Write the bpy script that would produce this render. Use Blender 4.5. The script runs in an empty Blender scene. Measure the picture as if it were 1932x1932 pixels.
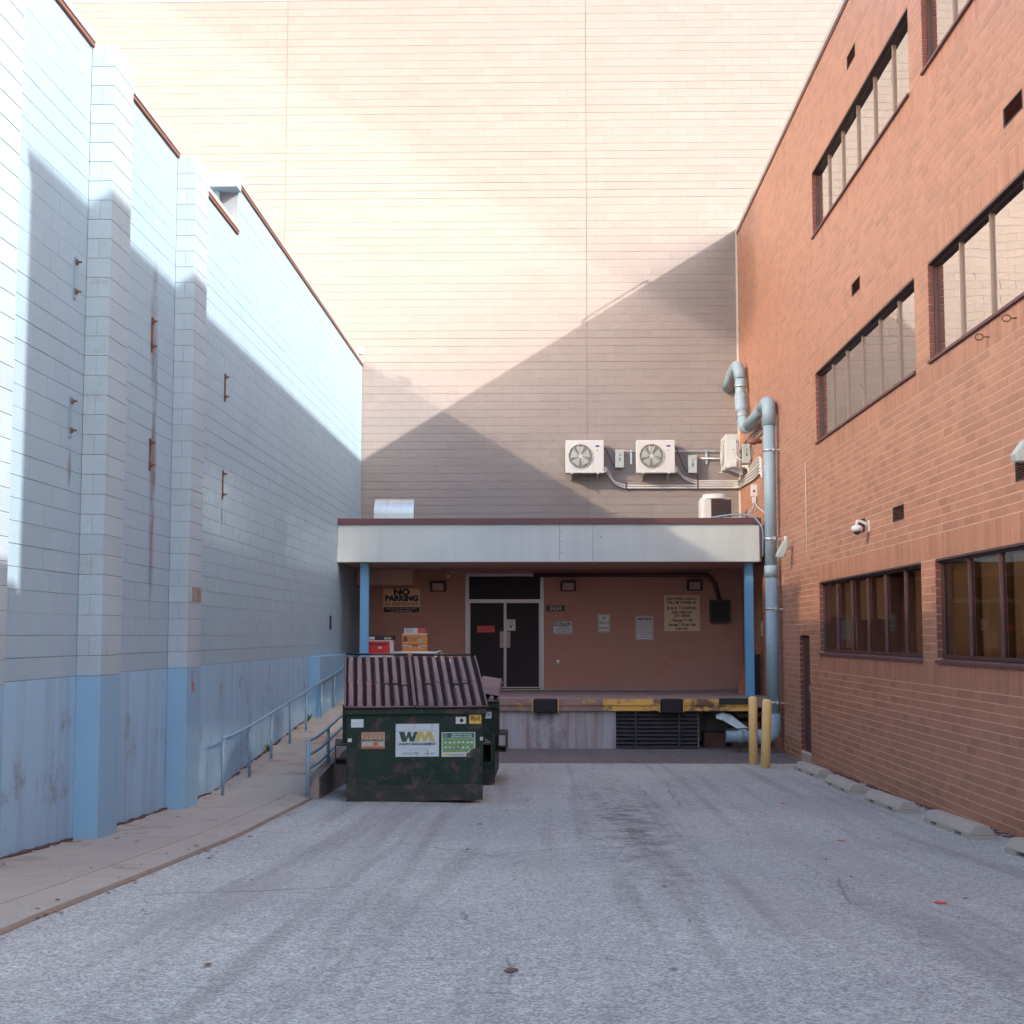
import bpy, math, random
from mathutils import Vector, Matrix
random.seed(7)
R_ = math.radians
sc = bpy.context.scene
COL = sc.collection

# ---------------------------------------------------------------- camera
cam_d = bpy.data.cameras.new("camera"); cam = bpy.data.objects.new("camera", cam_d); COL.objects.link(cam)
cam.location = (0, 0, 1.65)
cam.rotation_euler = (R_(90 + 4.932), 0, R_(1.416))
cam_d.angle = 2 * math.atan(966 / 2700)
cam_d.clip_start = .05; cam_d.clip_end = 1000
sc.camera = cam

# ---------------------------------------------------------------- daylight
LX, LY, LZ = -1.0, .70, -.62            # the way sunlight travels
sun_dir = Vector((-LX, -LY, -LZ)).normalized()
elev = math.asin(sun_dir.z); az = math.atan2(sun_dir.x, sun_dir.y)
w = bpy.data.worlds.new("World"); sc.world = w; w.use_nodes = True
nt = w.node_tree; bg = nt.nodes["Background"]
sky = nt.nodes.new("ShaderNodeTexSky"); sky.sky_type = 'NISHITA'; sky.sun_disc = False
sky.sun_elevation = elev; sky.sun_rotation = az
sky.air_density = 1.0; sky.dust_density = 2.3; sky.ozone_density = 1.1; sky.altitude = 50
nt.links.new(sky.outputs[0], bg.inputs[0]); bg.inputs[1].default_value = .15
sun_d = bpy.data.lights.new("sun", 'SUN'); sun_d.energy = 2.0; sun_d.angle = R_(.5); sun_d.color = (1, .93, .84)
sun = bpy.data.objects.new("sun", sun_d); COL.objects.link(sun)
sun.rotation_euler = sun_dir.to_track_quat('Z', 'Y').to_euler(); sun.location = (20, -20, 30)
vs = sc.view_settings
sc.display_settings.display_device = 'sRGB'
vs.view_transform = 'Standard'; vs.look = 'None'; vs.exposure = 1.92; vs.gamma = 1; vs.use_curve_mapping = False
cy = sc.cycles
cy.use_denoising = True; cy.denoiser = 'OPENIMAGEDENOISE'; cy.denoising_input_passes = 'RGB_ALBEDO_NORMAL'; cy.denoising_prefilter = 'NONE'; cy.denoising_quality = 'HIGH'; cy.max_bounces = 12; cy.diffuse_bounces = 6; cy.glossy_bounces = 6; cy.transparent_max_bounces = 12
cy.blur_glossy = 0.0; cy.caustics_reflective = True; cy.caustics_refractive = False; cy.sample_clamp_indirect = 12
try:
    cy.use_guiding = True; cy.use_surface_guiding = True
except Exception: pass

# ---------------------------------------------------------------- materials
def lin(c): return tuple(c) + (1,)
def mat(name, col, rough=.7, metal=0, var=0., vscale=3., fine=0., fscale=60., bump=0., bscale=80., spec=.5, tone=0., dirt=None, dscale=2., dth=(.55, .7), streak=None, emit=None):
    """Principled with broad mottling (var), fine grain (fine), bump, per-piece tone and a dirt layer."""
    m = bpy.data.materials.new(name); m.use_nodes = True
    n = m.node_tree; N = n.nodes; Lk = n.links.new; b = N["Principled BSDF"]
    b.inputs['Roughness'].default_value = rough; b.inputs['Metallic'].default_value = metal
    b.inputs['Specular IOR Level'].default_value = spec
    tc = N.new("ShaderNodeNewGeometry")
    pos = tc.outputs['Position']
    rgb = N.new("ShaderNodeRGB"); rgb.outputs[0].default_value = lin(col); cur = rgb.outputs[0]
    def scale_by(cur, val_sock, amt):
        # cur * (1 + amt*(val-.5)*2)
        mr = N.new("ShaderNodeMapRange"); mr.inputs[1].default_value = 0; mr.inputs[2].default_value = 1
        mr.inputs[3].default_value = 1 - amt; mr.inputs[4].default_value = 1 + amt; Lk(val_sock, mr.inputs[0])
        vm = N.new("ShaderNodeVectorMath"); vm.operation = 'SCALE'; Lk(cur, vm.inputs[0]); Lk(mr.outputs[0], vm.inputs['Scale'])
        return vm.outputs[0]
    def noise(scale, detail=4, vec=None, rough_=.55):
        t = N.new("ShaderNodeTexNoise"); t.inputs['Scale'].default_value = scale; t.inputs['Detail'].default_value = detail
        t.inputs['Roughness'].default_value = rough_
        Lk(vec or pos, t.inputs['Vector']); return t.outputs[0]
    if var: cur = scale_by(cur, noise(vscale), var * 2)
    if fine: cur = scale_by(cur, noise(fscale, 2), fine * 2)
    if tone:
        a = N.new("ShaderNodeAttribute"); a.attribute_name = "tone"
        oi = N.new("ShaderNodeObjectInfo")
        s = N.new("ShaderNodeMath"); s.operation = 'ADD'; Lk(a.outputs['Fac'], s.inputs[0]); Lk(oi.outputs['Random'], s.inputs[1])
        f = N.new("ShaderNodeMath"); f.operation = 'FRACT'; Lk(s.outputs[0], f.inputs[0])
        p = N.new("ShaderNodeMath"); p.operation = 'POWER'; Lk(f.outputs[0], p.inputs[0]); p.inputs[1].default_value = .55
        cur = scale_by(cur, p.outputs[0], tone)
    if streak:
        mp = N.new("ShaderNodeMapping"); mp.inputs['Scale'].default_value = (2.2, 2.2, .12); Lk(pos, mp.inputs[0])
        nz = noise(1.6, 5, mp.outputs[0], .65)
        mr = N.new("ShaderNodeMapRange"); mr.inputs[1].default_value = .45; mr.inputs[2].default_value = .72; Lk(nz, mr.inputs[0])
        mu = N.new("ShaderNodeMath"); mu.operation = 'MULTIPLY'; mu.inputs[1].default_value = streak[1]; Lk(mr.outputs[0], mu.inputs[0])
        mx = N.new("ShaderNodeMixRGB"); Lk(mu.outputs[0], mx.inputs[0]); Lk(cur, mx.inputs[1]); mx.inputs[2].default_value = lin(streak[0]); cur = mx.outputs[0]
    if dirt:
        nz = noise(dscale, 8, None, .68)
        mr = N.new("ShaderNodeMapRange"); mr.inputs[1].default_value = dth[0]; mr.inputs[2].default_value = dth[1]; Lk(nz, mr.inputs[0])
        mx = N.new("ShaderNodeMixRGB"); Lk(mr.outputs[0], mx.inputs[0]); Lk(cur, mx.inputs[1]); mx.inputs[2].default_value = lin(dirt); cur = mx.outputs[0]
    Lk(cur, b.inputs['Base Color'])
    if bump:
        bp = N.new("ShaderNodeBump"); bp.inputs['Strength'].default_value = bump; bp.inputs['Distance'].default_value = .01
        Lk(noise(bscale, 3), bp.inputs['Height']); Lk(bp.outputs[0], b.inputs['Normal'])
    m["cur"] = 0
    return m

M = {}
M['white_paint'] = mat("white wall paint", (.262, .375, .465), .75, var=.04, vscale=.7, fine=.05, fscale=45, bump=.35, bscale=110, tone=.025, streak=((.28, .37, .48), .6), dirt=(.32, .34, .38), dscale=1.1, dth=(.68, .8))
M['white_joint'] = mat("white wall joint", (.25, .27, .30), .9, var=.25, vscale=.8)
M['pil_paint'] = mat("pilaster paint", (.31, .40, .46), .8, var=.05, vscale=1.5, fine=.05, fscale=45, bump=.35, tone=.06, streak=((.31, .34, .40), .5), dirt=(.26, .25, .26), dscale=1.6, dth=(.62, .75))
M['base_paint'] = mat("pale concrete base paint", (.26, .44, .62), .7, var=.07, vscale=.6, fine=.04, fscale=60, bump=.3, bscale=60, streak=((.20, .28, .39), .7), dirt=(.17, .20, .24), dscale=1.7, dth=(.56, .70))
M['pil_base_skylit'] = mat("stained pier base with sky tint", (.20, .37, .54), .7, var=.06, vscale=.8, fine=.04, bump=.3, bscale=60, streak=((.22, .35, .48), .6))  # darker stain, plus sky reflection painted in as extra blue
M['back_paint'] = mat("cream block paint", (.278, .240, .222), .8, var=.03, vscale=.5, fine=.04, fscale=40, bump=.3, bscale=90, tone=.035)
M['back_joint'] = mat("cream joint", (.225, .19, .17), .9)
M['brick'] = mat("glazed red brick", (.395, .180, .112), .42, var=.05, vscale=1.3, fine=.10, fscale=90, bump=.08, bscale=70, tone=.15, spec=.5)
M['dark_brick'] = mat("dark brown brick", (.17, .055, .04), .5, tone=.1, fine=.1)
M['mortar'] = mat("pale mortar", (.60, .42, .33), .9, fine=.12, fscale=50)
M['brick_reveal'] = mat("brick reveal", (.36, .13, .08), .6, fine=.1)
M['dock_wall'] = mat("tan stucco", (.47, .235, .185), .85, var=.05, vscale=1.2, fine=.10, fscale=70, bump=.4, bscale=120, dirt=(.42, .15, .11), dscale=1.2, dth=(.58, .8))
M['asphalt'] = None
M['fascia'] = mat("pale grey fascia paint", (.52, .57, .56), .55, var=.05, vscale=1.2, fine=.04, streak=((.42, .46, .47), .5), bump=.1)
M['brown_metal'] = mat("brown metal trim", (.12, .05, .055), .5, fine=.1)
M['blue_post'] = mat("light blue post paint", (.13, .34, .56), .45, var=.05, fine=.04)
M['rail_blue'] = mat("blue grey rail paint", (.19, .31, .42), .45, var=.06, vscale=6, fine=.05)
M['soffit'] = mat("soffit board", (.50, .32, .26), .8, var=.06, fine=.06)
M['yellow'] = mat("yellow paint", (.90, .60, .25), .55, var=.06, vscale=4, fine=.07, fscale=80)
M['yellow_worn'] = mat("worn yellow steel", (.72, .42, .10), .65, var=.1, vscale=3, dirt=(.20, .10, .07), dscale=3.2, dth=(.52, .60), fine=.12)
M['rust_steel'] = mat("worn steel channel", (.30, .19, .16), .7, var=.2, vscale=3, dirt=(.55, .33, .08), dscale=5, dth=(.58, .63), fine=.15)
M['dock_conc'] = mat("stained concrete", (.42, .41, .44), .9, var=.08, vscale=1.5, fine=.08, bump=.4, streak=((.26, .12, .07), 1.0), dirt=(.17, .13, .12), dscale=1.6, dth=(.56, .72))
M['dock_floor'] = mat("dock floor concrete", (.36, .25, .23), .85, var=.1, vscale=1, fine=.08, dirt=(.18, .12, .1), dscale=1.5, dth=(.5, .75))
M['rubber'] = mat("black rubber", (.022, .018, .02), .8, var=.2, fine=.2)
M['black'] = mat("black metal", (.018, .016, .018), .5, fine=.1)
M['dark_void'] = mat("dark recess", (.04, .03, .03), .9)
M['louvre'] = mat("dark louvre metal", (.055, .05, .055), .55, var=.2, vscale=6, fine=.1)
M['brown_frame'] = mat("dark bronze frame", (.075, .035, .03), .4)
M['pipe_grey'] = mat("pale blue grey pipe", (.27, .37, .44), .5, var=.04, vscale=3, fine=.03)
M['steel'] = mat("galvanised steel", (.55, .57, .58), .38, metal=.8, var=.08, vscale=8)
M['ac_white'] = mat("white painted casing", (.58, .58, .57), .45, fine=.02)
M['ac_dark'] = mat("dark fan opening", (.15, .14, .12), .7)
M['ac_wire'] = mat("pale fan guard", (.62, .60, .56), .5)
M['line_white'] = mat("white line cover", (.56, .54, .52), .6, fine=.04)
M['box_grey'] = mat("grey switch box", (.38, .43, .43), .5, fine=.03)
M['red'] = mat("red plastic", (.60, .02, .02), .45)
M['red_spray'] = mat("red spray paint", (.80, .10, .06), .8, fine=.2)
M['orange'] = mat("orange panel", (.62, .24, .05), .5, fine=.06)
M['off_white'] = mat("off white panel", (.62, .60, .60), .5, fine=.04)
M['paper'] = mat("white paper", (.66, .62, .60), .8, fine=.04)
M['blue_ink'] = mat("dark blue ink", (.03, .04, .14), .6)
M['ink'] = mat("black ink", (.02, .018, .02), .6)
M['red_ink'] = mat("red ink", (.40, .04, .03), .6)
M['cream_sign'] = mat("cream sign board", (.72, .50, .33), .7, fine=.05)
M['lid'] = mat("purple brown plastic lid", (.15, .09, .092), .6, var=.08, vscale=3, fine=.08, fscale=40, bump=.15, bscale=30, dirt=(.14, .10, .09), dscale=3, dth=(.55, .75))
M['lid_shade'] = mat("lid valley painted shade", (.018, .013, .016), .85, spec=.1, fine=.1)  # shade between the lid ribs painted as a near-black colour
M['green'] = mat("chipped dark green steel", (.010, .030, .020), .55, spec=.3, var=.25, vscale=5, fine=.25, fscale=50, bump=.15, bscale=25, dirt=(.07, .045, .04), dscale=4.6, dth=(.53, .60))
M['green_dirty'] = mat("rust marked green steel", (.022, .026, .022), .6, var=.3, vscale=6, fine=.2, dirt=(.10, .055, .045), dscale=6, dth=(.52, .66))
M['sticker_blue'] = mat("pale blue sticker", (.50, .60, .64), .45, fine=.02, dirt=(.30, .22, .18), dscale=14, dth=(.66, .70))
M['logo_green'] = mat("logo green", (.02, .07, .05), .5)
M['logo_gold'] = mat("logo gold", (.50, .40, .12), .5)
M['sticker_green'] = mat("faded green print", (.16, .30, .12), .5, var=.1, vscale=20)
M['sticker_dkgreen'] = mat("dark green print", (.02, .12, .07), .5)
M['sticker_yellow'] = mat("yellow sticker", (.75, .47, .07), .5)
M['sticker_cream'] = mat("cream sticker", (.42, .36, .26), .5, var=.1, vscale=40)
M['sticker_red'] = mat("red sticker band", (.50, .08, .06), .5)
M['concrete_stop'] = mat("wheel stop concrete", (.40, .35, .31), .9, var=.06, vscale=4, fine=.1, fscale=90, bump=.5, bscale=120)
M['walk'] = mat("sidewalk concrete", (.37, .325, .28), .9, var=.05, vscale=1.2, fine=.16, fscale=75, bump=.5, bscale=90, dirt=(.20, .14, .12), dscale=2.2, dth=(.56, .78), tone=.05)
M['ramp_conc'] = mat("rust tinted ramp concrete", (.36, .31, .265), .9, var=.06, vscale=1.2, fine=.12, fscale=75, bump=.5, dirt=(.27, .13, .08), dscale=1.4, dth=(.52, .66))
M['curb_wall'] = mat("weathered concrete", (.27, .22, .20), .9, var=.12, vscale=2, fine=.1, bump=.5, dirt=(.12, .08, .07), dscale=2.5, dth=(.5, .66))
M['leafm'] = mat("dead leaf", (.20, .085, .04), .8, var=.3, vscale=9)
M['leaf_dark'] = mat("dark dead leaf", (.10, .045, .035), .8, var=.3, vscale=9)
M['plank'] = mat("orange brown board", (.40, .13, .06), .7, fine=.1)
M['sheet_blue'] = mat("crumpled pale sheet", (.52, .60, .62), .6, fine=.05)
M['rust'] = mat("rusty iron", (.14, .065, .045), .8, var=.3, vscale=10)
M['rust_stain'] = None
M['blind'] = mat("tan blind slat", (.95, .66, .40), .6)
M['room'] = mat("dim room wall", (.22, .13, .09), .9)
M['desk'] = mat("wooden furniture", (.38, .17, .07), .6)
M['coping_metal'] = mat("pale coping metal", (.45, .44, .44), .4, metal=.2)
M['coping_brown'] = mat("red brown coping edge", (.20, .08, .055), .6)
M['tar'] = mat("roof membrane", (.12, .12, .12), .9, fine=.1)
M['white_plastic'] = mat("white plastic", (.6, .6, .6), .35)
M['clear_dark'] = mat("smoked dome", (.05, .03, .03), .1)
M['lamp_glass'] = mat("frosted lamp glass", (.42, .27, .24), .35)
M['mesh_glass'] = mat("dark mesh screen", (.035, .027, .030), .6, fine=.2, spec=.15)
M['door_alu'] = mat("dull aluminium", (.36, .31, .31), .4, metal=.5)
M['tan_panel'] = mat("tan push plate", (.40, .28, .23), .5)
M['lit_mullion'] = mat("lit pale bronze mullion", (.30, .21, .17), .4, metal=.3)  # upper mullions: stronger light up there painted in as paler metal
M['caulk'] = mat("pale caulk", (.62, .56, .5), .7)

def asphalt(name, base, light, dark, tint):
    m = bpy.data.materials.new(name); m.use_nodes = True; n = m.node_tree; N = n.nodes; Lk = n.links.new; b = N["Principled BSDF"]
    g = N.new("ShaderNodeNewGeometry"); pos = g.outputs['Position']
    def nz(s, d=3, r=.6, vec=None):
        t = N.new("ShaderNodeTexNoise"); t.inputs['Scale'].default_value = s; t.inputs['Detail'].default_value = d; t.inputs['Roughness'].default_value = r
        Lk(vec or pos, t.inputs[0]); return t.outputs[0]
    def ramp(v, a, b_, ca, cb):
        r = N.new("ShaderNodeValToRGB"); r.color_ramp.elements[0].position = a; r.color_ramp.elements[1].position = b_
        r.color_ramp.elements[0].color = lin(ca); r.color_ramp.elements[1].color = lin(cb); Lk(v, r.inputs[0]); return r.outputs[0]
    def mix(f, a, c, mode='MIX', k=None):
        x = N.new("ShaderNodeMixRGB"); x.blend_type = mode
        if isinstance(f, float): x.inputs[0].default_value = f
        else: Lk(f, x.inputs[0])
        for i, q in ((1, a), (2, c)):
            if isinstance(q, tuple): x.inputs[i].default_value = lin(q)
            else: Lk(q, x.inputs[i])
        return x.outputs[0]
    vor = N.new("ShaderNodeTexVoronoi"); vor.inputs['Scale'].default_value = 80; Lk(pos, vor.inputs[0])
    stone = N.new("ShaderNodeSeparateColor"); Lk(vor.outputs['Color'], stone.inputs[0])
    speck = ramp(stone.outputs[0], .15, .9, dark, light)
    cur = mix(.52, speck, base)
    cur = mix(1.0, cur, ramp(nz(.33, 5, .6), .3, .7, (.86, .86, .88), (1.12, 1.12, 1.10)), 'MULTIPLY')
    cur = mix(1.0, cur, ramp(nz(14, 4, .7), .35, .7, (.82, .82, .84), (1.14, 1.14, 1.14)), 'MULTIPLY')
    # tyre-worn lanes along the alley
    mp = N.new("ShaderNodeMapping"); mp.inputs['Scale'].default_value = (1.0, .10, 1); Lk(pos, mp.inputs[0])
    cur = mix(ramp(nz(1.4, 5, .6, mp.outputs[0]), .50, .72, (0, 0, 0), (.55, .55, .55)), cur, tint)
    # cross scuffs and small dark spots
    mp2 = N.new("ShaderNodeMapping"); mp2.inputs['Scale'].default_value = (1.0, 3.2, 1); Lk(pos, mp2.inputs[0])
    cur = mix(ramp(nz(2.1, 7, .72, mp2.outputs[0]), .62, .70, (0, 0, 0), (.55, .55, .55)), cur, (.10, .075, .072))
    cur = mix(ramp(nz(6.5, 6, .7), .69, .74, (0, 0, 0), (.6, .6, .6)), cur, (.09, .06, .055))
    # oil spots down the middle bay and a pale worn apron
    vmul = N.new("ShaderNodeVectorMath"); vmul.operation = 'SUBTRACT'; Lk(pos, vmul.inputs[0]); vmul.inputs[1].default_value = (.9, 17, 0)
    vs_ = N.new("ShaderNodeVectorMath"); vs_.operation = 'MULTIPLY'; Lk(vmul.outputs[0], vs_.inputs[0]); vs_.inputs[1].default_value = (1.5, .12, 0)
    ln = N.new("ShaderNodeVectorMath"); ln.operation = 'LENGTH'; Lk(vs_.outputs[0], ln.inputs[0])
    inr = ramp(ln.outputs['Value'], .2, 1.0, (1, 1, 1), (0, 0, 0))
    oil = ramp(nz(3.6, 7, .75), .48, .58, (0, 0, 0), (.6, .6, .6))
    mp3 = N.new('ShaderNodeMapping'); mp3.inputs['Scale'].default_value = (3.2, .10, 1); mp3.inputs['Rotation'].default_value = (0, 0, .06); Lk(pos, mp3.inputs[0])
    cur = mix(ramp(nz(1.2, 3, .5, mp3.outputs[0]), .53, .68, (0, 0, 0), (.34, .34, .34)), cur, (.19, .17, .165))
    wv = N.new('ShaderNodeTexVoronoi'); wv.feature = 'DISTANCE_TO_EDGE'; wv.inputs['Scale'].default_value = .42
    dn = N.new('ShaderNodeMixRGB'); dn.inputs[0].default_value = .12; Lk(pos, dn.inputs[1]); q_ = N.new('ShaderNodeTexNoise'); q_.inputs['Scale'].default_value = 1.6; q_.inputs['Detail'].default_value = 6; Lk(pos, q_.inputs[0]); Lk(q_.outputs['Color'], dn.inputs[2]); Lk(dn.outputs[0], wv.inputs[0])
    ck = ramp(wv.outputs['Distance'], .0, .005, (.6, .6, .6), (0, 0, 0)); cm = ramp(nz(.5, 2), .50, .58, (0, 0, 0), (1, 1, 1))
    cur = mix(mix(1.0, ck, cm, 'MULTIPLY'), cur, (.09, .08, .08))
    cur = mix(mix(1.0, inr, oil, 'MULTIPLY'), cur, (.085, .05, .045))
    Lk(cur, b.inputs['Base Color']); b.inputs['Roughness'].default_value = .93; b.inputs['Specular IOR Level'].default_value = .3
    bp = N.new("ShaderNodeBump"); bp.inputs['Strength'].default_value = .8; bp.inputs['Distance'].default_value = .006
    Lk(vor.outputs['Distance'], bp.inputs['Height']); Lk(bp.outputs[0], b.inputs['Normal'])
    return m
M['asphalt'] = asphalt("worn grey asphalt", (.46, .46, .43), (.74, .75, .72), (.13, .12, .115), (.37, .34, .32))
M['asphalt_dark'] = asphalt("darker damp asphalt", (.19, .16, .155), (.29, .27, .26), (.07, .055, .055), (.14, .09, .085))

def glass_mat(name, refl, tintc, wav=.02):
    m = bpy.data.materials.new(name); m.use_nodes = True; n = m.node_tree; N = n.nodes; Lk = n.links.new
    N.remove(N["Principled BSDF"]); out = N["Material Output"]
    g = N.new("ShaderNodeNewGeometry")
    t = N.new("ShaderNodeTexNoise"); t.inputs['Scale'].default_value = 1.1; t.inputs['Detail'].default_value = 1; Lk(g.outputs['Position'], t.inputs[0])
    bp = N.new("ShaderNodeBump"); bp.inputs['Strength'].default_value = wav; bp.inputs['Distance'].default_value = .12; Lk(t.outputs[0], bp.inputs['Height'])
    gl = N.new("ShaderNodeBsdfGlossy"); gl.inputs['Roughness'].default_value = 0.0; gl.inputs['Color'].default_value = (.93, .90, .86, 1); Lk(bp.outputs[0], gl.inputs['Normal'])
    tr = N.new("ShaderNodeBsdfTransparent"); tr.inputs['Color'].default_value = lin(tintc)
    fr = N.new("ShaderNodeFresnel"); fr.inputs['IOR'].default_value = 1.5
    mr = N.new("ShaderNodeMapRange"); mr.inputs[1].default_value = 0; mr.inputs[2].default_value = 1; mr.inputs[3].default_value = refl; mr.inputs[4].default_value = 1; Lk(fr.outputs[0], mr.inputs[0])
    mx = N.new("ShaderNodeMixShader"); Lk(mr.outputs[0], mx.inputs[0]); Lk(tr.outputs[0], mx.inputs[1]); Lk(gl.outputs[0], mx.inputs[2])
    Lk(mx.outputs[0], out.inputs[0]); return m
M['mirror_glass'] = glass_mat("bronze mirror glazing", .64, (.20, .13, .09))
M['clear_glass'] = glass_mat("tinted clear glazing", .04, (.95, .82, .68))
m = bpy.data.materials.new("sun bounce facade"); m.use_nodes = True; b = m.node_tree.nodes["Principled BSDF"]
b.inputs['Metallic'].default_value = 1; b.inputs['Base Color'].default_value = (.50, .44, .38, 1); b.inputs["Roughness"].default_value = .06
M['satin'] = m
m = m.copy(); m.name = 'weaker sun bounce facade'; m.node_tree.nodes['Principled BSDF'].inputs['Base Color'].default_value = (.36, .33, .29, 1); M['satin_dull'] = m  # reflectance set per bay of the unseen tower, to steer bounced sunlight

def decal(name, col, scale, vec_scale, lo, hi, base):
    """paint with a coloured run of its own shape, held by object coordinates"""
    m = bpy.data.materials.new(name); m.use_nodes = True; n = m.node_tree; N = n.nodes; Lk = n.links.new; b = N["Principled BSDF"]
    tc = N.new("ShaderNodeTexCoord"); mp = N.new("ShaderNodeMapping"); mp.inputs['Scale'].default_value = vec_scale; Lk(tc.outputs['Object'], mp.inputs[0])
    t = N.new("ShaderNodeTexNoise"); t.inputs['Scale'].default_value = scale; t.inputs['Detail'].default_value = 6; Lk(mp.outputs[0], t.inputs[0])
    uv = N.new("ShaderNodeSeparateXYZ"); Lk(tc.outputs['Generated'], uv.inputs[0])
    def edge(sock):
        a = N.new("ShaderNodeMath"); a.operation = 'PINGPONG'; a.inputs[1].default_value = .5; Lk(sock, a.inputs[0])
        q = N.new("ShaderNodeMath"); q.operation = 'MULTIPLY'; q.inputs[1].default_value = 2.0; Lk(a.outputs[0], q.inputs[0]); return q.outputs[0]
    e = N.new("ShaderNodeMath"); e.operation = 'MULTIPLY'; Lk(edge(uv.outputs[1]), e.inputs[0]); Lk(edge(uv.outputs[2]), e.inputs[1])
    e2 = N.new("ShaderNodeMath"); e2.operation = 'POWER'; e2.inputs[1].default_value = .5; Lk(e.outputs[0], e2.inputs[0])
    x = N.new("ShaderNodeMath"); x.operation = 'MULTIPLY'; Lk(t.outputs[0], x.inputs[0]); Lk(e2.outputs[0], x.inputs[1])
    mr = N.new("ShaderNodeMapRange"); mr.inputs[1].default_value = lo; mr.inputs[2].default_value = hi; mr.inputs[4].default_value = base; Lk(x.outputs[0], mr.inputs[0])
    b.inputs['Base Color'].default_value = lin(col); b.inputs['Roughness'].default_value = .85
    Lk(mr.outputs[0], b.inputs['Alpha'])
    return m
M['rust_run'] = decal("rust run stain", (.24, .17, .17), 3.0, (1, 2.2, .5), .22, .5, .6)

# ---------------------------------------------------------------- helpers
class MB:
    def __init__(s): s.v = []; s.f = []; s.t = []; s.sm = []
    def quad(s, a, b, c, d, tone=0.):
        k = len(s.v); s.v += [tuple(a), tuple(b), tuple(c), tuple(d)]; s.f.append((k, k+1, k+2, k+3)); s.t.append(tone); s.sm.append(False)
    def box(s, x0, x1, y0, y1, z0, z1, tone=0., mtx=None):
        k = len(s.v)
        P = [(x0,y0,z0),(x1,y0,z0),(x1,y1,z0),(x0,y1,z0),(x0,y0,z1),(x1,y0,z1),(x1,y1,z1),(x0,y1,z1)]
        if mtx is not None: P = [tuple(mtx @ Vector(p)) for p in P]
        s.v += P
        for f in ((0,3,2,1),(4,5,6,7),(0,1,5,4),(1,2,6,5),(2,3,7,6),(3,0,4,7)):
            s.f.append(tuple(k+i for i in f)); s.t.append(tone); s.sm.append(False)
        return s
    def prism(s, prof, a, b):
        """closed profile of (p,q) pairs swept between frames a(p,q) and b(p,q)"""
        k = len(s.v); n = len(prof)
        s.v += [tuple(a(*p)) for p in prof] + [tuple(b(*p)) for p in prof]
        for i in range(n):
            j = (i+1) % n; s.f.append((k+i, k+j, k+n+j, k+n+i)); s.t.append(0); s.sm.append(False)
        s.f.append(tuple(k+i for i in range(n-1, -1, -1))); s.f.append(tuple(k+n+i for i in range(n))); s.t += [0, 0]; s.sm += [False]*2
        return s
    def tube(s, pts, r, seg=12, cap=True, rad=None):
        pts = [Vector(p) for p in pts]; k0 = len(s.v); n = len(pts); up = None
        for i, p in enumerate(pts):
            d = (pts[min(i+1, n-1)] - pts[max(i-1, 0)]).normalized()
            if up is None:
                up = d.orthogonal().normalized()
            up = (up - d * up.dot(d)).normalized(); q = d.cross(up); rr = rad[i] if rad else r
            for j in range(seg):
                a = 2*math.pi*j/seg; s.v.append(tuple(p + up*math.cos(a)*rr + q*math.sin(a)*rr))
        for i in range(n-1):
            for j in range(seg):
                j2 = (j+1) % seg; s.f.append((k0+i*seg+j, k0+i*seg+j2, k0+(i+1)*seg+j2, k0+(i+1)*seg+j)); s.t.append(0); s.sm.append(True)
        if cap:
            s.f.append(tuple(k0+j for j in range(seg-1, -1, -1))); s.f.append(tuple(k0+(n-1)*seg+j for j in range(seg))); s.t += [0, 0]; s.sm += [False]*2
        return s
    def lathe(s, prof, c, axis=Vector((0,0,1)), seg=24):
        axis = Vector(axis).normalized(); c = Vector(c)
        return s.tube([c + axis*h for _, h in prof], 1, seg, True, [max(r, 1e-4) for r, _ in prof]) if False else s._lathe(prof, c, axis, seg)
    def _lathe(s, prof, c, axis, seg):
        up = axis.orthogonal().normalized(); q = axis.cross(up); k0 = len(s.v)
        for r, h in prof:
            for j in range(seg):
                a = 2*math.pi*j/seg; s.v.append(tuple(c + axis*h + up*math.cos(a)*r + q*math.sin(a)*r))
        for i in range(len(prof)-1):
            for j in range(seg):
                j2 = (j+1) % seg; s.f.append((k0+i*seg+j, k0+i*seg+j2, k0+(i+1)*seg+j2, k0+(i+1)*seg+j)); s.t.append(0); s.sm.append(True)
        s.f.append(tuple(k0+j for j in range(seg-1, -1, -1))); n = len(prof)-1; s.f.append(tuple(k0+n*seg+j for j in range(seg))); s.t += [0, 0]; s.sm += [False]*2
        return s
    def mesh(s, name, m):
        me = bpy.data.meshes.new(name); me.from_pydata(s.v, [], s.f); me.materials.append(m if not isinstance(m, str) else M[m])
        if any(s.t):
            a = me.attributes.new("tone", 'FLOAT', 'FACE'); a.data.foreach_set('value', s.t)
        me.polygons.foreach_set('use_smooth', s.sm); me.update(); return me
    def build(s, name, m, parent=None, bevel=0, loc=None):
        o = bpy.data.objects.new(name, s.mesh(name, m)); COL.objects.link(o)
        if parent: o.parent = parent
        if loc: o.location = loc
        if bevel:
            b = o.modifiers.new("bevel", 'BEVEL'); b.width = bevel; b.segments = 2; b.limit_method = 'ANGLE'; b.angle_limit = R_(40)
        return o
def thing(name, label, cat, loc=(0,0,0), rz=0, group=None):
    o = bpy.data.objects.new(name, None); COL.objects.link(o); o.location = loc; o.rotation_euler = (0,0,rz)
    o['label'] = label; o['category'] = cat
    if group: o['group'] = group
    return o
def tag(o, label=None, cat=None, group=None, kind=None):
    for k, v in (('label', label), ('category', cat), ('group', group), ('kind', kind)):
        if v: o[k] = v
    return o
def bx(name, m, parent, *a, bevel=0): return MB().box(*a).build(name, m, parent, bevel)
def copy_tree(o, parent=None):
    c = o.copy(); COL.objects.link(c)
    if parent: c.parent = parent
    for ch in list(o.children): copy_tree(ch, c)
    return c
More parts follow.
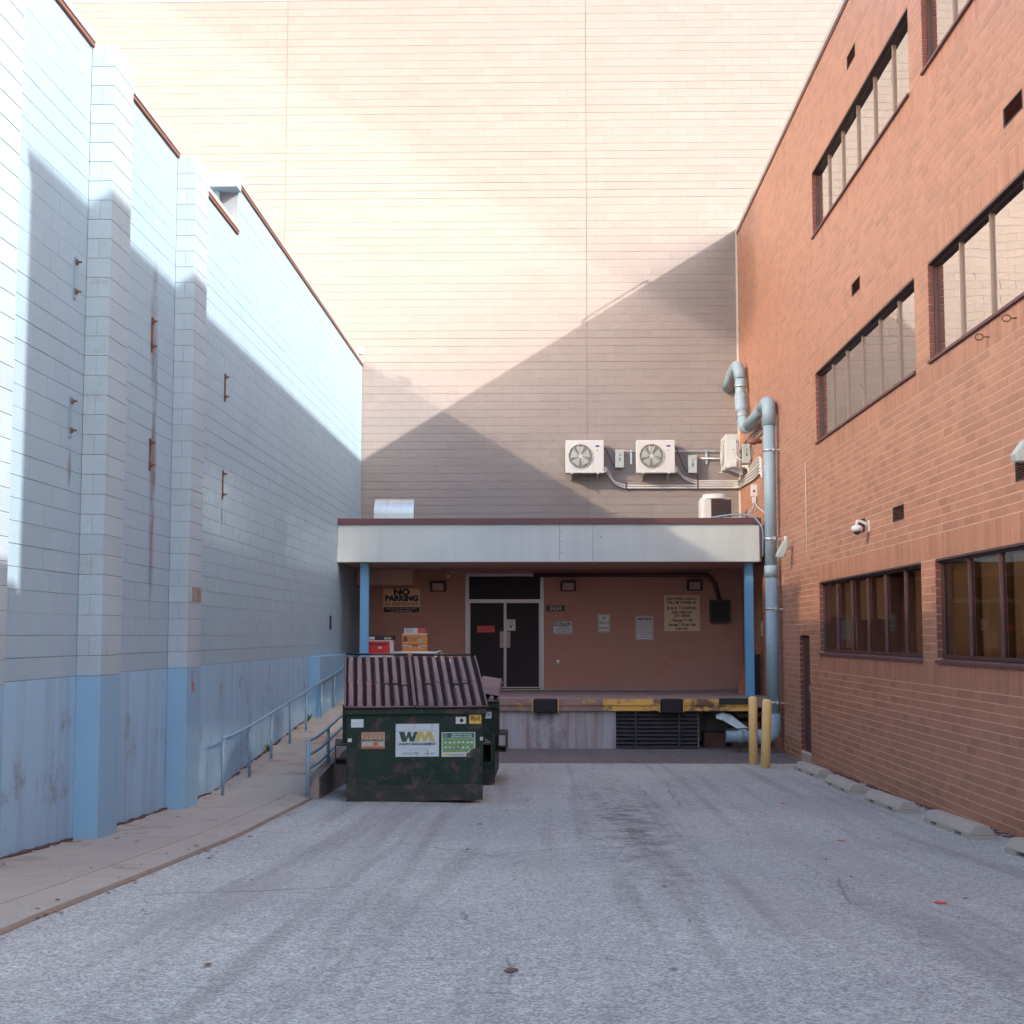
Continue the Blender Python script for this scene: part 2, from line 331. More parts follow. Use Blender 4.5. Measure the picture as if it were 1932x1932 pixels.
def text(body, size, m, parent, loc, rot=(R_(90), 0, 0), bold=0., sx=1., name='text', align='CENTER', shear=0, space=1.0):
    cu = bpy.data.curves.new(name, 'FONT'); cu.body = body; cu.size = size; cu.align_x = align; cu.align_y = 'CENTER'
    cu.offset = bold; cu.extrude = .0008; cu.shear = shear; cu.space_line = space; cu.resolution_u = 3
    cu.materials.append(M[m]); o = bpy.data.objects.new(name, cu); COL.objects.link(o); o.parent = parent; o.location = loc; o.rotation_euler = rot; o.scale = (sx, 1, 1)
    TEXTS.append(o); return o
TEXTS = []
def texts_to_mesh():
    bpy.context.view_layer.update(); dg = bpy.context.evaluated_depsgraph_get(); new = []
    for o in TEXTS: new.append((o, bpy.data.meshes.new_from_object(o.evaluated_get(dg))))
    for o, me in new:
        q = bpy.data.objects.new('lettering', me); COL.objects.link(q); q.parent = o.parent; q.location = o.location; q.rotation_euler = o.rotation_euler; q.scale = o.scale
        bpy.data.objects.remove(o)
def arc_path(pts, rad, n=6):
    """polyline with its corners rounded"""
    pts = [Vector(p) for p in pts]; out = [pts[0]]
    for i in range(1, len(pts)-1):
        a, b, c = pts[i-1], pts[i], pts[i+1]; u = (a-b); v = (c-b); r = min(rad, u.length*.45, v.length*.45)
        p, q = b + u.normalized()*r, b + v.normalized()*r
        for k in range(n+1):
            t = k/n; out.append(p*(1-t)**2 + b*2*t*(1-t) + q*t*t)
    out.append(pts[-1]); return out

RX, LXW, BY = 4.87, -4.72, 36.0          # right wall, left wall, back wall planes

def gz(y, x=0.):
    K = [(-400, .3), (-20, .12), (0, 0), (6, 0), (9, -.12), (12, -.28), (15, -.43), (19.3, -.56), (23, -.63), (26.6, -.69), (30.9, -.70), (400, -.70)]
    z = K[-1][1]
    for (a, za), (b, zb) in zip(K, K[1:]):
        if a <= y <= b: z = za + (zb-za)*(y-a)/(b-a); break
    return z - .045*math.exp(-((x+.6)/1.1)**2 - ((y-19.8)/3.2)**2)

# ---------------------------------------------------------------- masonry
def masonry(parent, name, m, org, U, N, rows, length, joint_h, joint_b, span, holes, quota, depth=.008, jit=.0, rnd=None, cam_key=True, keep=None):
    """Courses of pieces. rows: (z0, z1, offset, unit length). span: (u0,u1). Returns nothing; the nearest `quota` pieces are objects, the rest one part."""
    rnd = rnd or random.Random(3); U = Vector(U); N = Vector(N); org = Vector(org); Z = Vector((0,0,1)); items = []
    for (z0, z1, off, ln, *sp) in rows:
        u0, u1 = sp[0] if sp else span; k = math.floor((u0-off)/ln); u = off + k*ln; jb = joint_b*(1 + rnd.uniform(-jit, jit))
        while u < u1:
            segs = [(max(u, u0), min(u+ln, u1))]
            for (h0, h1, hz0, hz1) in holes:
                if hz0 < z1-.01 and hz1 > z0+.01:
                    ns = []
                    for a, b in segs:
                        if h1 <= a or h0 >= b: ns.append((a, b)); continue
                        if a < h0: ns.append((a, h0))
                        if b > h1: ns.append((h1, b))
                    segs = ns
            for a, b in segs:
                if b-a > .012: items.append((a + joint_h/2, b - joint_h/2, z0 + jb/2, z1 - jb/2))
            u += ln
    cp = Vector((0, 0, 1.65))
    def key(it): 
        c = org + U*((it[0]+it[1])/2) + Z*((it[2]+it[3])/2)
        d = c - cp
        if d.y < 1: return 1e9
        px, pz = d.x/d.y*2700 + 1033, 1199 - d.z/d.y*2700
        if not (5 < px < 1927 and 5 < pz < 1927): return 1e6 + d.length
        return d.length
    items.sort(key=key); cache = {}
    def face5(mb, a, b, z0, z1, d, tone):
        o = lambda u, z, e: org + U*u + Z*z + N*e
        A, B, C, D = o(a,z0,d), o(b,z0,d), o(b,z1,d), o(a,z1,d); E, F, G, H = o(a,z0,0), o(b,z0,0), o(b,z1,0), o(a,z1,0)
        flip = U.cross(Z).dot(N) < 0
        for q in ((A,B,C,D),(E,F,B,A),(F,G,C,B),(G,H,D,C),(H,E,A,D)):
            mb.quad(*(q if not flip else q[::-1]), tone=tone)
    rest = MB(); o0 = org
    for i, (a, b, z0, z1) in enumerate(items):
        d = depth*rnd.uniform(.8, 1.15)
        if i < quota:
            kk = (round(b-a, 3), round(z1-z0, 3))
            if kk not in cache:
                org_s = org; org = Vector((0,0,0)); mb = MB(); face5(mb, 0, b-a, 0, z1-z0, depth, 0); org = org_s; cache[kk] = mb.mesh(name, m)
            ob = bpy.data.objects.new(name, cache[kk]); COL.objects.link(ob); ob.parent = parent
            ob.location = o0 + U*a + Z*z0 + N*(d-depth)
        else: face5(rest, a, b, z0, z1, d, rnd.random())
    if rest.f:
        ob = rest.build(name, m, parent); ob['kind'] = 'stuff'

# ================================================================ GROUND
def sheet(name, m, x0, x1, ys, zoff, nx=6, parent=None):
    mb = MB(); xs = [x0 + (x1-x0)*i/nx for i in range(nx+1)] if not isinstance(nx, list) else nx
    for a, b in zip(ys, ys[1:]):
        for p, q in zip(xs, xs[1:]):
            mb.quad((p, a, gz(a, p)+zoff), (q, a, gz(a, q)+zoff), (q, b, gz(b, q)+zoff), (p, b, gz(b, p)+zoff))
    return mb.build(name, m, parent)
ysf = [-300, -100, -30, -10, 0, 3, 6] + [7+i for i in range(20)] + [26.62]
xsf = [-300, -60, -20, -8, -4.8, -4, -3.2] + [-2.8+.4*i for i in range(20)] + [5.2, 8, 20, 60, 300]
g = sheet("ground", M['asphalt_dark'], 0, 0, [y for y in ysf[:-1]] + [26.6, 28, 30.9, 36, 60, 300], -.06, xsf); g['kind'] = 'structure'
lot = sheet("asphalt_lot", M['asphalt'], 0, 0, [-30, -10, 0, 3, 6] + [7+.5*i for i in range(39)] + [26.62], 0, [x for x in xsf if -3.3 < x < 5.5] ); lot['kind'] = 'structure'
# pit apron in front of the dock, stepping down from the lot's broken edge
mb = MB()
mb.quad((-3.2, 26.62, -.735), (5.2, 26.62, -.735), (5.2, 30.9, -.81), (-3.2, 30.9, -.81))
pit = mb.build("dock_pit_paving", M['asphalt_dark']); pit['kind'] = 'structure'
mb = MB(); rr = random.Random(5); x = -3.2
while x < 4.86:
    l = rr.uniform(.05, .16); y = 26.62 + rr.uniform(-.02, .035)
    mb.box(x, x+l, 26.55, y, -.80, -.688+rr.uniform(-.006, .004)); x += l
e = mb.build("broken_edge", M['rust_steel'], lot); e['kind'] = 'stuff'

# sidewalk: slabs poured one by one, with a kerb strip
sw = bpy.data.objects.new("sidewalk", None); COL.objects.link(sw); sw['kind'] = 'structure'
def slab(name, m, x0, x1, y0, y1, lift=.035, parent=None, zf=None, dep=.14):
    mb = MB(); zf = zf or (lambda y: gz(y, -3.6)+lift)
    n = max(1, int((y1-y0)/.8)); prev = None; ins = .008
    x0 += ins; x1 -= ins; y0 += ins; y1 -= ins
    ys = [y0+(y1-y0)*i/n for i in range(n+1)]
    for a, b in zip(ys, ys[1:]):
        mb.quad((x0,a,zf(a)), (x1,a,zf(a)), (x1,b,zf(b)), (x0,b,zf(b)))
        mb.quad((x1,a,zf(a)-dep), (x1,b,zf(b)-dep), (x1,b,zf(b)), (x1,a,zf(a)))
        mb.quad((x0,b,zf(b)-dep), (x0,a,zf(a)-dep), (x0,a,zf(a)), (x0,b,zf(b)))
    mb.quad((x0,y0,zf(y0)-dep), (x1,y0,zf(y0)-dep), (x1,y0,zf(y0)), (x0,y0,zf(y0)))
    mb.quad((x1,y1,zf(y1)-dep), (x0,y1,zf(y1)-dep), (x0,y1,zf(y1)), (x1,y1,zf(y1)))
    return mb.build(name, m, parent)
jy = [-8, -4.5, -1.2, 2, 4.9, 8.0, 11.15, 14.6, 18.25, 19.95]
for a, b in zip(jy, jy[1:]):
    slab("paving_slab", M['walk'], LXW-.3, -3.60, a, b, .035, sw)
    slab("kerb_strip", M['walk'], -3.60, -3.2, a, b, .037, sw)
mb = MB(); mb.quad((LXW-.3, -8, gz(-8)-.02), (-3.21, -8, gz(-8)-.02), (-3.21, 0, -.02), (LXW-.3, 0, -.02))
for a, b in zip(range(0, 20), range(1, 21)):
    mb.quad((LXW-.3, a, gz(a,-3.6)+.012), (-3.215, a, gz(a,-3.6)+.012), (-3.215, b, gz(b,-3.6)+.012), (LXW-.3, b, gz(b,-3.6)+.012))
mb.build("joint_bed", M['curb_wall'], sw)
# ramp up to the dock
RZ = lambda y: -.555 + max(0., (y-20.1))*.0728
rp = bpy.data.objects.new("ramp", None); COL.objects.link(rp); rp['kind'] = 'structure'
ry = [19.95, 21.75, 23.6, 25.5, 27.4, 29.3, 31.9]
for i, (a, b) in enumerate(zip(ry, ry[1:])):
    slab("ramp_slab", M['ramp_conc'] if i else M['walk'], LXW-.3, -3.26, a, b, 0, rp, lambda y: min(RZ(y), .30), .5)
# rusty dirt line along the foot of the wall
mb = MB(); rr = random.Random(11)
for y in [9+.16*i for i in range(140)]:
    zz = (gz(y, -3.6)+.035) if y < 19.95 else RZ(y)
    wd = rr.uniform(.015, .07)
    if 14.3 < y < 15.15 or 17.75 < y < 18.45: continue
    mb.box(LXW, LXW+wd, y, y+.16, zz-.03, zz+rr.uniform(.004, .02))
o = mb.build("dirt_line", M['leaf_dark'], sw); o['kind'] = 'stuff'

# ================================================================ WHITE BLOCK BUILDING (left)
wb = thing("white_block_building", "long white painted block building with pilasters and pale blue grey base", "building")
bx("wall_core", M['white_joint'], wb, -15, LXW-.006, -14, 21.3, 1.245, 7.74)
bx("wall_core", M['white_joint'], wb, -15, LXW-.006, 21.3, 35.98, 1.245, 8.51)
bx("roof", M['tar'], wb, -14.6, LXW-.3, -13.8, 21.0, 7.742, 7.76)
# base of smooth concrete
mb = MB(); ys = [-14, 5, 35.98]
mb.box(-15, LXW+.004, -14, 35.98, -1.3, 1.243); mb.build("concrete_base", M['base_paint'], wb, .004)
z = 1.245; rows = []; rr = random.Random(4); k = 0
while z < 8.50:
    top = z + .2030
    rows.append((z, top, (.2032 if k % 2 else 0)+.05, .4064, (-13.9, 21.3) if top > 7.76 and False else ((-13.9, 35.98) if top < 7.75 else (21.3, 35.98))))
    z += .2030; k += 1
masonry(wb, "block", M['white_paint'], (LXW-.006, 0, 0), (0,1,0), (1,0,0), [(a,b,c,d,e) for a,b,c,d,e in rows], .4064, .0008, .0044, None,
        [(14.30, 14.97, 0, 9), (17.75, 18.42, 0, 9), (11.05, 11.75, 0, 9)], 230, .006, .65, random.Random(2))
# pilasters
def pilaster(y0, y1, proj, label=None):
    p = MB().box(LXW, LXW+proj-.006, y0+.006, y1-.006, 1.245, 7.70).build("pilaster", M['white_joint'], wb)
    MB().box(LXW+.004, LXW+proj+.004, y0, y1, -1.2, 1.243).build("pier_base", M['pil_base_skylit'], p, .006)
    z = 1.245; k = 0; rr = random.Random(int(y0*10))
    while z < 7.7:
        g_ = rr.uniform(.002, .006); za, zb = z+g_/2, z+.203-g_/2
        if z+.203 > 7.7: zb = 7.77
        split = proj*(.5 if k % 2 else 10)
        if k % 2:
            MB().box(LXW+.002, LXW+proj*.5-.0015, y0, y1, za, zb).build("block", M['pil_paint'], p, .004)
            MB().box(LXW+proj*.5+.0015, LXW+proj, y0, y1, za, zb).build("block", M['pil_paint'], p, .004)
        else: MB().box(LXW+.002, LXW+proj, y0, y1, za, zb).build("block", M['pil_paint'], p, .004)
        z += .203; k += 1
    return p
pilaster(14.30, 14.97, .245); pilaster(17.75, 18.42, .245); pilaster(11.05, 11.75, .25); pilaster(7.6, 8.3, .25)
# low pier at the ramp
bx("ramp_pier", M['pil_base_skylit'], wb, LXW+.004, LXW+.23, 28.3, 35.9, -.9, 1.236, bevel=.006)
# copings
def coping(y0, y1, z, skips=()):
    segs = [(y0, y1)]
    for a, b in skips: segs = [s for q in segs for s in ((q[0], min(q[1], a)), (max(q[0], b), q[1])) if s[1]-s[0] > .05]
    for a, b in segs:
        c = MB().box(-14.9, LXW+.045, a, b, z+.03, z+.10).build("coping", M['coping_metal'], wb, .006)
        MB().box(LXW-.004, LXW+.03, a, b, z-.012, z+.028).build("drip_edge", M['coping_brown'], c)
coping(-14, 21.28, 7.755, [(14.30, 14.97), (17.75, 18.42), (11.05, 11.75), (7.6, 8.3)])
coping(21.3, 35.98, 8.51)
# end of the higher parapet with its metal cap and flashing strip
mb = MB(); mb.box(LXW-.42, LXW+.05, 20.98, 21.298, 8.40, 8.625); mb.build("parapet_end_cap", M['pipe_grey'], wb, .01)
bx("flashing_strip", M['pipe_grey'], wb, LXW-.40, LXW-.26, 21.17, 21.298, 7.98, 8.398)
bx("parapet_end_block", M['pil_paint'], wb, LXW-.25, LXW+.002, 21.02, 21.298, 7.86, 7.96, bevel=.01)
# control joint
# steel strap anchors bolted to the wall
for (y, z0, z1) in ((13.93, 5.0, 5.42), (13.90, 3.60, 4.01), (16.73, 5.02, 5.44), (16.75, 3.60, 3.98), (20.6, 5.06, 5.47), (20.56, 3.62, 4.04)):
    p = MB().box(LXW+.002, LXW+.02, y-.018, y+.018, z0, z1).build("anchor_bar", M['rail_blue'] if y < 14 else M['rust'], wb)
    for zz in (z0+.07, z1-.05):
        MB().tube([(LXW+.01, y, zz), (LXW+.075, y, zz)], .011, 8).box(LXW+.02, LXW+.034, y-.03, y+.03, zz-.025, zz+.025).build("bolt", M['rust'], p)
bx("patch", M['curb_wall'], wb, LXW+.2455, LXW+.2505, 17.95, 18.41, 2.08, 2.26)
bx("wall_slot", M['black'], wb, LXW, LXW+.012, 30.98, 31.2, 1.78, 2.08)
o = MB()
rr = random.Random(9)
for k in range(8):
    zz = 1.17 - k*.028
    for j in range(3 if k > 3 else 1):
        o.box(LXW+.2493, LXW+.2515, 18.02+j*.035, 18.04+j*.035+rr.uniform(0, .01), zz-.009, zz+.009)
o.box(LXW+.2493, LXW+.2515, 17.985, 17.989, .93, 1.22); o.box(LXW+.2493, LXW+.2515, 17.985, 18.14, .93, .934); o.box(LXW+.2493, LXW+.2515, 17.985, 18.14, .962, .966); o.box(LXW+.2493, LXW+.2515, 17.985, 18.14, 1.19, 1.194)
o.build("faded_stencil", M['red_ink'], wb)
# rust runs on the wall (real stains of the place)
for (y0, y1, z0, z1) in ((16.72, 17.10, 1.3, 5.9), (16.62, 17.05, 4.1, 6.4), (13.84, 14.0, 3.0, 3.62), (20.5, 20.62, 3.1, 3.62)):
    mb = MB(); mb.quad((LXW+.006, y0, z0), (LXW+.006, y1, z0), (LXW+.006, y1, z1), (LXW+.006, y0, z1)); mb.build("rust_stain", M['rust_run'], wb)

# small flood lamp on the far corner
t = thing("corner_flood_lamp", "small pale flood lamp on the far end of the white parapet", "lamp", (LXW+.02, 35.3, 8.5))
bx("lamp_head", M['fascia'], t, -.08, .10, -.12, .05, .16, .34, bevel=.02); MB().tube([(0, 0, .0), (0, 0, .17)], .02, 8).build("stem", M['steel'], t)

# ================================================================ CREAM BLOCK BUILDING (back)
bb = thing("cream_block_building", "tall windowless cream painted block building closing the alley, with the dock at its foot", "building")
bx("wall_core", M['back_joint'], bb, -24, 12, BY+.008, 50, 3.6, 18.20)
bx("wall_core", M['back_joint'], bb, -24, LXW-.5, BY+.008, 50, -1.2, 3.6)
CJ = [1.02, -6.75]
rows = []; z = 3.30; k = 0; rr = random.Random(8)
while z < 18.15:
    rows.append((z, z+.2037, (.237 if k % 2 else 0)+1.02, .474, (-15, LXW-.01) if z+.2 < 3.4 else ((-15, 11.9) if z > 11.6 else (-15, 5.2)))); z += .2037; k += 1
masonry(bb, "block", M['back_paint'], (0, BY+.008, 0), (1,0,0), (0,-1,0), rows, .474, .0035, .0068, None,
        [(c-.006, c+.006, 0, 20) for c in CJ], 300, .008, .9, random.Random(12))
bx("coping", M['coping_metal'], bb, -24, 12, BY, 50, 18.201, 18.26)
bx("corner_trim", M['caulk'], bb, RX-.05, RX-.004, BY-.05, BY-.002, 4.3, 11.95)

# dock wall (smooth painted), behind the canopy: door opening X -2.06..-.09
DY = BY
mb = MB()
mb.box(LXW, -2.06, DY-.002, DY+.2, .302, 3.6); mb.box(-.09, RX, DY-.002, DY+.2, .302, 3.6); mb.box(-2.06, -.09, DY-.002, DY+.2, 3.215, 3.6)
mb.build("dock_wall", M['dock_wall'], bb)
bx("wall_base_band", M['dock_floor'], bb, -.085, RX-.01, DY-.02, DY-.004, .302, .365)
bx("soffit_box", M['soffit'], bb, LXW+.02, -3.30, 35.1, DY-.004, 2.88, 3.285, bevel=.01)
d = MB().box(-2.06, -1.97, DY-.04, DY+.06, .303, 3.21).box(-.18, -.09, DY-.04, DY+.06, .303, 3.21).box(-1.968, -.182, DY-.04, DY+.06, 3.13, 3.212).box(-1.968, -.182, DY-.038, DY+.06, 2.465, 2.555).build("door_frame", M['door_alu'], bb)
bx("transom_pane", M['mesh_glass'], d, -1.968, -.182, DY+.01, DY+.03, 2.557, 3.128)
for s, (a, b) in ((0, (-1.966, -1.066)), (1, (-1.060, -.184))):
    l = MB().box(a, b, DY-.02, DY-.008, .36, 2.46).build("door_leaf", M['mesh_glass'], bb)
    MB().box(a, a+.03, DY-.035, DY-.021, .34, 2.462).box(b-.03, b, DY-.035, DY-.021, .34, 2.462).box(a+.03, b-.03, DY-.035, DY-.021, .34, .37).build("edge_frame", M['door_alu'], l)
    MB().box(*((-1.19, -1.098) if not s else (-1.028, -.93)), DY-.045, DY-.022, 1.36, 1.75).build("push_plate", M['tan_panel'], l)
    MB().box(*((-1.19, -1.07) if not s else (-1.05, -.94)), DY-.10, DY-.046, 1.345, 1.358).build("door_handle", M['door_alu'], l)
bx("void", M['dark_void'], bb, -2.05, -.1, DY+.07, DY+.3, .302, 3.2)
n_ = thing("door_notice", "small red notice stuck on the left door leaf", "notice", (-1.545, DY-.022, 1.81)); bx("board", M['red'], n_, -.22, .22, -.004, 0, -.08, .08)
text("PLEASE USE\nOTHER DOOR", .05, 'paper', n_, (0, -.006, 0)) if False else None
for k in range(3): bx("text_line", M['dark_void'], n_, -.17, .17, -.006, -.0045, .035-.03*k-.008, .035-.03*k)
n_ = thing("door_paper", "white printed sheet taped high on the right door leaf", "notice", (-.915, DY-.022, 1.91)); bx("sheet", M['paper'], n_, -.11, .11, -.003, 0, -.14, .14)
bx("stamp", M['blue_ink'], n_, -.025, .025, -.0045, -.0032, -.06, -.01)
for k in range(4): bx("text_line", M['ink'], n_, -.07, .07, -.0045, -.0032, .1-.03*k-.006, .1-.03*k)

# ================================================================ BRICK BUILDING (right)
rb = thing("brick_building", "three storey red brown brick building with ribbons of bronze windows, right of the alley", "building")
WT = [(1.335, 2.605), (5.12, 6.40), (8.90, 10.12)]
WYA, WYB = (18.78, 25.80), (11.08, 18.10)
DOOR = (26.85, 27.90, -.5637, 1.6525)
LV = [(22.0, 22.6, 3.2355, 3.4445), (19.6, 20.22, 3.2355, 3.4445), (14.3, 14.92, 3.2355, 3.4445), (22.0, 22.6, 7.0281, 7.2355), (14.35, 14.96, 7.0281, 7.2355), (22.0, 22.6, 10.7655, 10.9825), (14.35, 14.96, 10.7655, 10.9825)]
holes = [(a, b, z0, z1) for z0, z1 in WT for a, b in (WYA, WYB)] + [DOOR] + LV
# core as slabs around the openings
core = MB()
def wallcells(mb, x0, x1, y0, y1, z0, z1, hs):
    ys = sorted({y0, y1, *[h[0] for h in hs], *[h[1] for h in hs]}); zs = sorted({z0, z1, *[h[2] for h in hs], *[h[3] for h in hs]})
    for za, zb in zip(zs, zs[1:]):
        run = None
        for a, b in zip(ys, ys[1:]):
            if a < y0 or b > y1: continue
            m_ = any(h[0] <= a+1e-6 and h[1] >= b-1e-6 and h[2] <= za+1e-6 and h[3] >= zb-1e-6 for h in hs)
            if not m_: run = (run[0], b) if run else (a, b)
            if (m_ or b == ys[-1]) and run: mb.box(x0, x1, run[0], run[1], za, zb); run = None
        if run: mb.box(x0, x1, run[0], run[1], za, zb)
wallcells(core, RX+.0035, RX+.35, 5.97, 36, -1.2, 11.85, holes)
core.build("wall_core", M['mortar'], rb)
MB().box(RX+2.6, 16, 5.97, 50, -1.2, 11.7).box(RX+.36, RX+2.59, 6.0, 35.9, 4.0, 4.6).box(RX+.36, RX+2.59, 6.0, 35.9, 7.7, 8.4).box(RX+.36, RX+2.59, 6.0, 35.9, 11.0, 11.7).box(RX+.36, RX+2.59, 6.0, 6.3, -1, 3.99).box(RX+.36, RX+2.59, 18.2, 18.6, -1, 3.99).build("inner_floors", M['room'], rb)
bx("back_wing", M['brick_reveal'], rb, RX+.36, 16, 36.02, 50, -1.2, 11.8)
rows = []
def zone(z0, z1, n, wid=.3048, off=0., span=(9.0, 35.99)):
    h = (z1-z0)/n
    for k in range(n): rows.append((z0+k*h, z0+(k+1)*h, off + (wid/2 if k % 2 else 0), wid, span))
zone(-.88, 1.018, 18); 
def band(z0, z1):
    zone(z0, z1, 3, span=(26.0, 35.99)); rows.append((z0, z1, 26.0, .1016, (9.0, 26.0)))
band(1.018, 1.335); zone(1.335, 2.605, 12); band(2.605, 2.922); zone(2.922, 4.803, 18); band(4.803, 5.12); zone(5.12, 6.40, 12); band(6.40, 6.717)
zone(6.717, 8.583, 18); band(8.583, 8.90); zone(8.90, 10.12, 12); band(10.12, 10.44); zone(10.44, 11.85, 13)
masonry(rb, "brick", M['brick'], (RX+.0035, 0, 0), (0,1,0), (-1,0,0), rows, .3048, .006, .0125, None, holes, 300, .0035, .12, random.Random(21))
bx("near_wall_face", M['brick'], rb, RX, RX+.006, 5.97, 8.99, -1.2, 11.85)
c = bx("coping", M['coping_metal'], rb, RX-.035, RX+.5, 5.9, 36.0, 11.90, 12.0, bevel=.005)
bx("drip_edge", M['coping_brown'], c, RX-.02, RX+.1, 5.9, 36.0, 11.85, 11.898)
MB().tube(arc_path([(RX+.06, 33.2, 12.0), (RX+.06, 33.2, 12.16), (RX+.06, 34.35, 12.16), (RX+.06, 34.35, 12.0)], .05), .025, 8).build("roof_rail", M['steel'], rb)
MB().tube([(RX-.012, 26.9, 2.93), (RX-.012, 26.9, 4.9)], .006, 6).build("caulk_joint", M['caulk'], rb)
# darker bricks seen in the reveals
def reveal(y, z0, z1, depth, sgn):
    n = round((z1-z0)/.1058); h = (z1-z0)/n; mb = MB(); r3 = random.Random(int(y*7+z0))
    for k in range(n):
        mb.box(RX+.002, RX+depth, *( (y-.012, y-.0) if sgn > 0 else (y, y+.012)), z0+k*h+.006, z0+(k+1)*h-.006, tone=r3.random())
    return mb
FR = .045
def window(y0, y1, z0, z1, glass, n, floor):
    f = MB()
    gx = RX+.10
    # outer frame
    f.box(gx-.03, gx+.03, y0+.002, y0+FR, z0+.03, z1-.002).box(gx-.03, gx+.03, y1-FR, y1-.002, z0+.03, z1-.002)
    f.box(gx-.03, gx+.03, y0+FR, y1-FR, z1-FR-.01, z1-.002).box(gx-.03, gx+.03, y0+FR, y1-FR, z0+.03, z0+.03+FR)
    w_ = f.build("window", M['brown_frame'], rb)
    s = MB().prism([(-.035, -.03), (.13, -.03), (.13, .032), (-.035, .004)], lambda p, q: (RX+p, y0+.003, z0+q), lambda p, q: (RX+p, y1-.003, z0+q)).build("sill", M['brown_metal'], w_)
    MB().box(RX+.004, RX+.065, y0+.003, y1-.003, z1-.028, z1-.003).build("head_trim", M['brown_frame'], w_)
    mb = reveal(y1, z0+.032, z1-.03, .068, 1); mb.build("reveal_bricks", M['dark_brick'], w_)['kind'] = 'stuff'
    ps = [y1 - (y1-y0)*i/n for i in range(n+1)]
    for i in range(n):
        a, b = ps[i+1], ps[i]
        if i: MB().box(gx-.03, gx+.032, b-(.013 if floor else .018), b+(.013 if floor else .018), z0+.03+FR, z1-FR-.01).build("mullion", M['lit_mullion'] if floor else M['brown_metal'], w_)
        mb = MB(); mb.quad((gx, b-.02, z0+.06), (gx, a+.02, z0+.06), (gx, a+.02, z1-.05), (gx, b-.02, z1-.05)); mb.build("pane", glass, w_)
    if floor == 0:
        for i in range(n):
            a, b = ps[i+1]+.04, ps[i]-.04
            if y0 > 18: drop = {0: .55, 1: 1.1, 2: .62, 3: .62, 4: 0, 5: 1.12}[i]
            else: drop = 1.16
            if drop == 0: continue
            bl = MB(); zz = z1-.07
            while zz > z1-.07-drop:
                bl.quad((gx+.10, a, zz), (gx+.10, b, zz), (gx+.118, b, zz-.021), (gx+.118, a, zz-.021)); zz -= .0235
            q = bl.build("blind", M['blind'], w_); q['kind'] = 'stuff'
        for i in range(n-1):
            MB().box(gx+.06, gx+.16, ps[i+1]-.05, ps[i+1]+.05, z0, z1).build("inner_post", M['room'], w_)
    else:
        bx("dark_backing", M['room'], w_, gx+.25, gx+.27, y0, y1, z0, z1)  # plain backing sheet added to stand in for the dark upper rooms
for fl, (z0, z1) in enumerate(WT):
    gl = M['clear_glass'] if fl == 0 else M['mirror_glass']
    window(*WYA, z0, z1, gl, 6, fl); window(*WYB, z0, z1, gl, 6, fl)
# furniture glimpsed through the ground floor window
t = thing("stacked_shelf", "tilted wooden shelf leaning behind the far ground floor window", "shelf", (RX+.75, 21.9, 1.75), 0)
MB().box(-.05, .05, -1.2, 1.0, -.05, .05, mtx=Matrix.Rotation(R_(-24), 4, 'X')).build("board", M['desk'], t); bx("upright", M['desk'], t, -.05, .05, .6, .72, -1.7, .45)
# louvres
for (a, b, z0, z1) in LV:
    p = MB().box(RX+.05, RX+.06, a, b, z0, z1).box(RX-.004, RX+.05, a, a+.012, z0, z1).box(RX-.004, RX+.05, b-.012, b, z0, z1).box(RX-.004, RX+.05, a+.012, b-.012, z1-.012, z1).box(RX-.004, RX+.05, a+.012, b-.012, z0, z0+.012).build("vent", M['louvre'], rb)
    for k in range(7):
        zz = z0+.022+k*(z1-z0-.03)/7
        MB().prism([(.004, 0), (.012, 0), (.045, .02), (.037, .02)], lambda p_, q: (RX+p_, a+.013, zz+q), lambda p_, q: (RX+p_, b-.013, zz+q)).build("slat", M['coping_brown'], p)
# recessed side door
dr = MB().box(RX+.09, RX+.13, DOOR[0]+.03, DOOR[1]-.03, -.54, 1.62).build("side_door", M['brown_frame'], rb)
MB().box(RX+.06, RX+.14, DOOR[0]+.001, DOOR[0]+.03, -.54, 1.65).box(RX+.06, RX+.14, DOOR[1]-.03, DOOR[1]-.001, -.54, 1.65).box(RX+.06, RX+.14, DOOR[0]+.03, DOOR[1]-.03, 1.62, 1.65).build("frame", M['brown_metal'], dr)
reveal(DOOR[1], -.54, 1.65, .088, 1).build("reveal_bricks", M['dark_brick'], dr)['kind'] = 'stuff'
bx("door_handle", M['steel'], dr, RX+.02, RX+.088, 26.95, 27.07, .60, .72, bevel=.01)
bx("threshold", M['concrete_stop'], rb, RX-.004, RX+.14, DOOR[0]+.001, DOOR[1]-.001, -.80, -.565, bevel=.008)
# eye hooks under the first floor window
for y, zz in ((15.68, 4.93), (14.74, 4.93)):
    pts = [(RX-.06-.045*(1-math.cos(a)), y, zz+.035*math.sin(a)) for a in [math.pi*2*i/14 for i in range(15)]]
    MB().tube(pts, .007, 6, False).tube([(RX, y, zz), (RX-.065, y, zz)], .008, 6).build("eye_hook", M['rust'], rb)
# the long lower wing running back past the camera, which shades the yard
lw = thing("brick_wing", "lower two storey brick wing running on towards the street behind the viewer", "building")
bx("wall", M['brick'], lw, RX+.02, 16, -30, 5.88, -1, 7.95); bx("parapet", M['coping_metal'], lw, RX-.02, 16, -30, 5.88, 7.952, 8.05)
